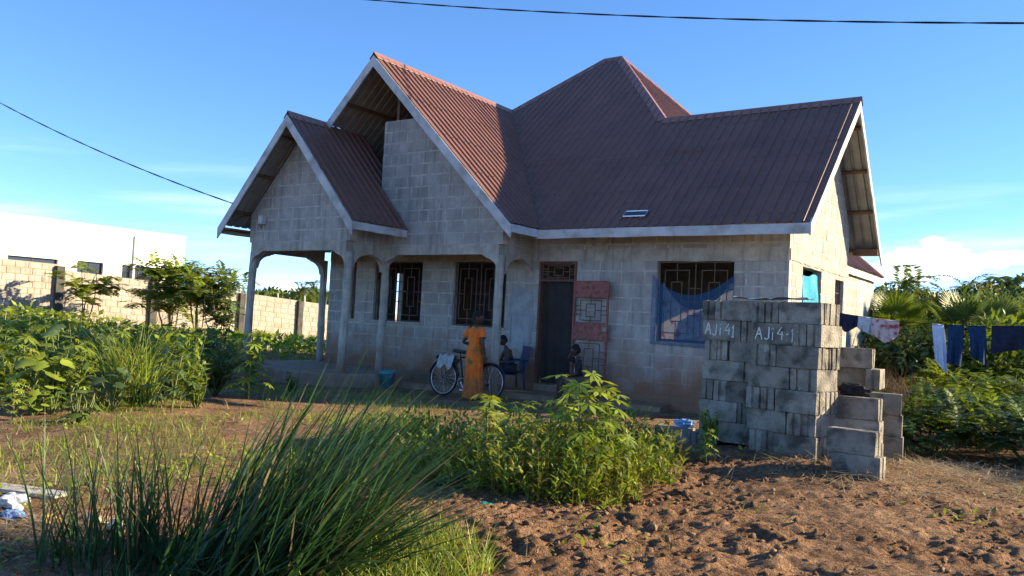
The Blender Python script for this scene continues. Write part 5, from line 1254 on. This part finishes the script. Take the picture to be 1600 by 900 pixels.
def figure(name, label, loc, rz, J, E, root, head, hands, scale=1.0, hairk='cap'):
    t = empty(name, loc, rz); t.scale = (scale,)*3; tag(t, label, 'person')
    V, F = skin_eval(J, E, root); 
    for (w, d, sd, cu) in hands: finger_hand(V, F, J[w][0], d, sd, 1.0, cu)
    mb = MB(); mb.add(V, F); pl = head_geo(mb, *head); mb.build('body', MT['skin'], t, True)
    ey = MB()
    for sg in (-1, 1):
        ey.grid(lambda a, b: pl((.078+.011*cos((b-.5)*pi)*cos(a*2*pi), sg*.032+.011*cos((b-.5)*pi)*sin(a*2*pi), .010+.009*sin((b-.5)*pi))), 10, 8)
    ey.build('eyes', pm('eye', (.30,.28,.26), None, rough=.3), t, True)
    hm = MB()
    def hair(a, b):
        tt = a*2*pi; q = .05+b*(pi/2-.05); k = 1.09+.03*sin(9*tt)*cos(5*q)+(.05 if hairk == 'braid' else 0)
        lim = .30 if cos(tt) > .35 else (-.35 if cos(tt) < 0 else .0); q = lim+(pi/2-lim)*b
        return pl((.095*k*cos(q)*cos(tt)-.006, .077*k*cos(q)*sin(tt), .120*k*sin(q)))
    hm.grid(hair, 30, 10)
    if hairk == 'bun': hm.grid(lambda a, b: pl((-.095+.04*cos((b-.5)*pi)*cos(a*2*pi), .04*cos((b-.5)*pi)*sin(a*2*pi), .03+.036*sin((b-.5)*pi))), 14, 10)
    hm.build('hair', MT['hair'], t, True); return t
def cloth_part(t, name, J, E, root, mat, grow):
    V, F = skin_eval({k: (J[k][0], tuple(q+grow for q in J[k][1]) if hasattr(J[k][1], '__len__') else J[k][1]+grow) for k in {n for e in E for n in e}}, E, root)
    mb = MB(); mb.add(V, F); mb.build(name, mat, t, True)
# --- woman standing in an orange dress
dress_m = pm('orange_print', (.74,.115,.012), (.80,.19,.02), 9, .8, .25, 60, c3=(.13,.14,.03), sc3=6.2)
skirt_m = pm('rust_hem', (.40,.10,.03), (.55,.17,.035), 14, .8, .25, 60)
Jw = {'pel': ((0, 0, .88), .115), 'wai': ((0, 0, 1.03), .095), 'che': ((.005, 0, 1.20), .105), 'nb': ((-.01, 0, 1.335), .055), 'nk': ((.012, 0, 1.42), .045)}
for s, sg in (('l', 1), ('r', -1)):
    Jw.update({'sh'+s: ((0, .145*sg, 1.295), .052), 'el'+s: ((-.05 if s == 'r' else -.06, (.225 if s == 'r' else .26)*sg, 1.05), .040), 'wr'+s: ((.02, .235*sg, .83) if s == 'r' else (.10, .10, 1.0), .026),
               'hp'+s: ((0, .085*sg, .83), .088), 'kn'+s: ((.015, .085*sg, .47), .058), 'an'+s: ((-.01, .085*sg, .09), .036), 'to'+s: ((.12, .095*sg, .03), .030)})
Ew = [('pel', 'wai'), ('wai', 'che'), ('che', 'nb'), ('nb', 'nk')]
for s in 'lr': Ew += [('che', 'sh'+s), ('sh'+s, 'el'+s), ('el'+s, 'wr'+s), ('pel', 'hp'+s), ('hp'+s, 'kn'+s), ('kn'+s, 'an'+s), ('an'+s, 'to'+s)]
wl = gp(738, 626)
wm = figure('person', 'person in a long orange patterned dress standing by the bicycle', wl, radians(84), Jw, Ew, 'pel', ((.03, 0, 1.51), radians(-52), 0, 1.04), [('wrr', (.15, 0, -1), (1, 0, 0), .5), ('wrl', (.8, -.5, .1), (0, -.3, 1), .7)], .99, 'cap')
def ell(z, rx, ry, fold, cx=0, n=44): return [(cx+(rx+fold*sin(11*2*pi*k/n+z*3))*cos(2*pi*k/n), (ry+fold*sin(11*2*pi*k/n+z*3))*sin(2*pi*k/n), z) for k in range(n)]
mb = MB(); mb.loft([ell(1.345, .062, .085, 0, -.005), ell(1.325, .088, .135, 0), ell(1.27, .112, .165, .0), ell(1.18, .122, .158, .002), ell(1.05, .100, .128, .004), ell(.98, .108, .134, .004), ell(.88, .138, .172, .007), ell(.75, .142, .176, .010), ell(.55, .138, .165, .013), ell(.40, .140, .165, .015)], caps=False); mb.build('dress', dress_m, wm, True)
mb = MB(); mb.loft([ell(.42, .140, .165, .012), ell(.38, .150, .175, .015), ell(.22, .155, .180, .020), ell(.05, .160, .188, .026)], caps=False); mb.build('hem', skirt_m, wm, True)
for s, sg in (('l', 1), ('r', -1)):
    a = np.array(Jw['sh'+s][0]); b = np.array(Jw['el'+s][0]); mb = MB(); mb.tube([a+np.array([0, -.03*sg, .012]), a, a+(b-a)*.3, a+(b-a)*.62], [.055, .066, .066, .070], 14, caps=False); mb.build('sleeve', dress_m, wm, True)
# --- seated figures
def seated(lean=.06, armr=None, arml=None, leg=.44):
    J = {'pel': ((0, 0, .46), .115), 'wai': ((lean*.3, 0, .60), .100), 'che': ((lean, 0, .78), .115), 'nb': ((lean*1.4, 0, .92), .055), 'nk': ((lean*1.7+.012, 0, 1.0), .047)}
    for s, sg, am in (('l', 1, arml), ('r', -1, armr)):
        el, wr = am or ((lean+.10, .23*sg, .62), (lean+.30, .12*sg, .56))
        J.update({'sh'+s: ((lean, .155*sg, .885), .055), 'el'+s: (el, .040), 'wr'+s: (wr, .027), 'hp'+s: ((.03, .09*sg, .45), .092), 'kn'+s: ((leg, .12*sg, .46), .060), 'an'+s: ((leg-.02, .12*sg, .08), .038), 'to'+s: ((leg+.12, .13*sg, .03), .030)})
    E = [('pel', 'wai'), ('wai', 'che'), ('che', 'nb'), ('nb', 'nk')]
    for s in 'lr': E += [('che', 'sh'+s), ('sh'+s, 'el'+s), ('el'+s, 'wr'+s), ('pel', 'hp'+s), ('hp'+s, 'kn'+s), ('kn'+s, 'an'+s), ('an'+s, 'to'+s)]
    return J, E
dkt = pm('dark_vest', (.018,.018,.022), (.03,.028,.032), 20, .85, .3, 60); dkp = pm('dark_trousers', (.03,.03,.036), (.05,.048,.055), 16, .9, .3, 60); prt = pm('dark_print_skirt', (.05,.035,.03), (.16,.10,.08), 22, .85, .3, 60)
q1 = at(797, 598, 16.05); z1 = -.13
J1, E1_ = seated(.10)
pr1 = figure('person', 'person in a dark sleeveless top sitting on the blue chair behind the porch column', (float(q1[0]), float(q1[1]), z1), radians(-125), J1, E1_, 'pel', ((.225, 0, 1.10), radians(5), radians(-8), 1.0), [('wrr', (.6, .5, -.3), (0, .5, 1), .7), ('wrl', (.6, -.5, -.3), (0, -.5, 1), .7)], .84)
TE = [('pel', 'wai'), ('wai', 'che')]; cloth_part(pr1, 'vest', J1, TE, 'pel', dkt, .016)
cloth_part(pr1, 'trousers', J1, [('pel', 'hpl'), ('hpl', 'knl'), ('knl', 'anl'), ('pel', 'hpr'), ('hpr', 'knr'), ('knr', 'anr')], 'pel', dkp, .018)
q2 = onz(903, 628, -.24)
J2, E2_ = seated(.03, armr=((.22, -.20, .93), (.10, -.13, 1.12)), arml=((.10, .22, .62), (.32, .14, .56)), leg=.42)
pr2 = figure('person', 'person in dark clothes sitting by the open door with one hand raised to the head', (float(q2[0]), float(q2[1]), -.25), radians(-138), J2, E2_, 'pel', ((.11, 0, 1.10), radians(-5), 0, 1.0), [('wrr', (-.3, .25, 1), (-1, 0, 0), .9), ('wrl', (.6, -.5, -.3), (0, -.5, 1), .7)], .86, 'braid')
cloth_part(pr2, 'shirt', J2, TE+[('che', 'shl'), ('shl', 'ell'), ('che', 'shr'), ('shr', 'elr')], 'pel', dkt, .015)
cloth_part(pr2, 'skirt', J2, [('pel', 'hpl'), ('hpl', 'knl'), ('pel', 'hpr'), ('hpr', 'knr')], 'pel', prt, .030)
# white cloth in the raised hand
M2 = pr2.matrix_basis if False else Matrix.Translation(pr2.location) @ Matrix.Rotation(radians(-138), 4, 'Z') @ Matrix.Scale(.86, 4)
mb = MB(); mb.grid(lambda a, b: tuple(M2 @ Vector((.06+.02*sin(5*b+3*a), -.17-.05*a+.02*sin(9*b), 1.17-.62*b))), 6, 18)
tag(mb.build('white_cloth', pm('white_cloth', (.55,.55,.60), (.68,.68,.72), 10, .85), None, True), 'white cloth hanging from the raised hand of the person by the door', 'cloth')
# blue chair
ch = empty('plastic_chair', (float(q1[0]), float(q1[1]), z1), radians(-125)); tag(ch, 'blue plastic armchair behind the porch column', 'chair'); bp_ = pm('blue_chair_plastic', (.018,.05,.13), (.022,.065,.16), 10, .45); ks = .80
mb = MB(); mb.grid(lambda a, b: (-.20+.44*a, -.21+.42*b, .335+.012*sin(pi*a)*-1), 6, 6); mb.grid(lambda a, b: (-.20+.44*a, -.21+.42*b, .312), 6, 6); mb.box(.215, .245, -.21, .21, .30, .345).build('seat', bp_, ch, True)
for k in range(5): MB().loft([[(-.21-.10*u+dx, -.20+.085*k+dy, .34+.44*u) for dx, dy in ((0, 0), (0, .06), (-.02, .06), (-.02, 0))] for u in np.linspace(0, 1, 6)]).build('back_slat', bp_, ch)
MB().box(-.34, -.305, -.21, .21, .76, .83).build('back_rail', bp_, ch)
for sx, sy in ((.20, -.20), (.20, .20), (-.19, -.20), (-.19, .20)): MB().tube([(sx, sy, .33), (sx*1.15, sy*1.15, 0)], [.026, .018], 8).build('leg', bp_, ch, True)
for sy in (-.235, .235): MB().tube([(.19, sy, .33), (.17, sy, .52), (-.05, sy, .55), (-.27, sy*.95, .56)], .017, 8).build('armrest', bp_, ch, True)
# low stool under the second sitter
st = empty('stool', (float(q2[0]), float(q2[1]), -.26), radians(-138)); tag(st, 'low wooden stool under the person by the door', 'stool'); MB().box(-.17, .17, -.16, .16, .265, .298).build('seat', MT['timber'], st)
for sx in (-.13, .13):
    for sy in (-.12, .12): MB().bar((sx, sy, .265), (sx*1.15, sy*1.15, 0), .035, .035, up=(1, 0, 0)).build('leg', MT['timber'], st)
# ================================================================== nets and sheets at the windows
net = pm('blue_net', (.016,.10,.22), (.024,.13,.27), 30, .8, alpha=.44)
sag = lambda u: 2.16-.42*sin(pi*u)**.9*(1-.25*u)
mb = MB(); mb.grid(lambda a, b: (-2.43+1.53*a, -.045-.02*sin(pi*b)+.008*sin(17*a+4*b), sag(a)*(1-b)+(.90-.05*a)*b), 40, 16)
tag(mb.build('mosquito_net', net, None, True), 'dark blue net sagging across the front window', 'net')
pat = pm('printed_sheet', (.36,.36,.36), (.52,.52,.50), 7, .85, c3=(.30,.07,.06), sc3=7, transl=.2)
mb = MB(); mb.grid(lambda a, b: (-2.28+1.30*a, +.105+.01*sin(13*a+3*b), (2.02-.48*sin(pi*min(1, a*1.05))**.8)*(1-b)+1.0*b), 30, 12)
tag(mb.build('printed_sheet', pat, None, True), 'pale sheet with red flowers hung inside the barred front window', 'sheet')
mb = MB(); mb.grid(lambda a, b: (.022+.018*sin(9*a+5*b)*cos(7*b-3*a), .77+(1.08-.16*b*b-.10*(1-b)*sin(3*a))*a, .93+(1.36-.07*sin(4*a+1)-.10*a*a)*b), 26, 26)
tag(mb.build('blue_tarp', cyan, None, False), 'bright cyan plastic sheet covering the side window', 'tarp')
# ================================================================== washing line
A_ = Vector(at(1303, 488, 14.3)); A_ = Vector((.03, float(onx(1322, 478, 0.03)[1]), float(onx(1322, 478, .03)[2])))
A_ = Vector(at(1300, 487, 13.2)); B_ = Vector(at(1690, 505, 11.2)); 
def line(u): p = A_+(B_-A_)*u; return Vector((p.x, p.y, p.z-.42*4*u*(1-u)*.28))
MB().tube([line(u) for u in np.linspace(0, 1, 40)], .004, 5).build('washing_line', MT['cable']); wlo = bpy.data.objects['washing_line']; tag(wlo, 'thin cord washing line stretched right from the house', 'cord')
MB().tube([(A_.x, A_.y, A_.z+.05), (A_.x-.05, A_.y+.06, -.35)], [.03, .035], 8).build('line_pole', MT['bark'], None, True); tag(bpy.data.objects['line_pole'], 'wooden pole holding the washing line behind the block stack', 'pole')
MB().tube([(B_.x, B_.y, B_.z+.05), (B_.x+.03, B_.y+.02, -.35)], [.03, .035], 8).build('line_pole', MT['bark'], None, True); tag(bpy.data.objects['line_pole.001'], 'wooden pole holding the far right end of the washing line', 'pole')
def u_at(px):
    best = min(np.linspace(0, 1, 400), key=lambda u: abs(proj(line(u))[0]-px)); return float(best)
ld = (B_-A_).normalized(); nd = Vector((-ld.y, ld.x, 0)).normalized()
def garment(name, label, x0, x1, drop, mat, cat, hem=None, side=1, taper=0, shift=0):
    """cloth folded over the line: front and back fall, joined at the cord"""
    u0, u1 = u_at(x0), u_at(x1); mb = MB(); hem = hem or (lambda a: 1); ph = rnd.uniform(0, 6); fl = rnd.uniform(.55, .9)
    def fn(a, b):
        s = b*2-1; k = abs(s); d = drop*hem(a)*(1 if s < 0 else fl)*k; c = .5+(a-.5)*(1-taper*k)+shift*k
        p = line(u0+(u1-u0)*c); return p+Vector((0, 0, .006-d))+nd*((-1 if s < 0 else 1)*(.006+.016*k)+.030*k*sin(9*a+ph+2*k)+.016*k*sin(23*a+ph+3*k)+.01*sin(5*k+7*a))
    mb.grid(fn, 30, 24); tag(mb.build(name, mat, None, True), label, cat)
navy = pm('navy_cloth', (.012,.016,.035), (.02,.025,.05), 14, .9, .3, 60); greyc = pm('grey_cloth', (.42,.43,.45), (.52,.53,.55), 10, .9, .3, 60); pink = pm('red_print_cloth', (.52,.42,.40), (.60,.50,.47), 9, .9, .3, 60, c3=(.42,.06,.07), sc3=14); wsh = pm('white_shirt_cloth', (.52,.56,.68), (.62,.66,.78), 10, .9, .3, 60); jean = pm('blue_trouser_cloth', (.010,.034,.085), (.016,.045,.11), 14, .9, .3, 60)
garment('dark_shorts', 'black shorts hanging at the house end of the washing line', 1306, 1341, .24, navy, 'shorts', lambda a: .75+.45*sin(pi*a)**2)
garment('grey_shirt', 'small grey cloth hanging between the black shorts and the red print', 1341, 1365, .25, greyc, 'cloth', lambda a: .8+.3*a)
garment('printed_cloth', 'white cloth with red print hanging on the washing line', 1363, 1405, .34, pink, 'cloth', lambda a: .65+.4*sin(pi*a))
garment('white_shirt', 'white shirt sleeve hanging long from the washing line', 1456, 1474, .70, wsh, 'shirt', lambda a: .80+.25*a, taper=-.1, shift=.45)
garment('blue_trousers', 'dark blue trousers hanging on the washing line', 1480, 1507, .60, jean, 'trousers', lambda a: .95+.06*a, taper=.12)
garment('blue_trousers', 'dark blue trousers spread beside the black cloth on the line', 1512, 1540, .58, jean, 'trousers', lambda a: .8+.2*a, taper=.2, shift=.22)
garment('black_cloth', 'wide black cloth hanging at the right edge of the photo', 1549, 1630, .40, navy, 'cloth', lambda a: 1-.25*a)
# ================================================================== cables
def cable(name, label, A, B, sagv, r, twist=0, n=60, u0=0, u1=1):
    A, B = Vector(A), Vector(B); mb = MB()
    for ph in ((0, pi) if twist else (0,)):
        mb.tube([A+(B-A)*u+Vector((0, 0, -sagv*4*u*(1-u)))+Vector((twist*cos(u*60+ph), 0, twist*sin(u*60+ph))) for u in np.linspace(u0, u1, n if not twist else int(160*(u1-u0)))], r, 5)
    tag(mb.build(name, MT['cable'], None, True), label, 'cable')
cable('power_cable', 'thick black twisted power cable crossing the top of the sky', at(380, -21, 24), at(1780, 36, 13), .30, .011, .009, u0=-.6, u1=2.4)
cable('service_cable', 'thin black service cable running from the left to the small gable', at(-160, 66, 22), (-11.15, -2.74, 3.42), .30, .010, .006, u0=-1.2)
MB().tube([(-11.15, -2.74, 3.42), (-11.25, -2.6, 3.05), (-11.0, -2.22, 3.35), (-10.93, -2.2, 3.05), (-10.80, -2.21, 2.93), (-10.75, -2.24, 3.02)], .006, 5).build('drop_wire', MT['cable'], None, True); tag(bpy.data.objects['drop_wire'], 'loose black wire looping from the gable edge to the meter box', 'wire')
cable('hanging_wire', 'thin wire dangling inside the small porch', (-9.9, -1.2, 2.5), (-9.8, -1.15, 1.55), .0, .004)
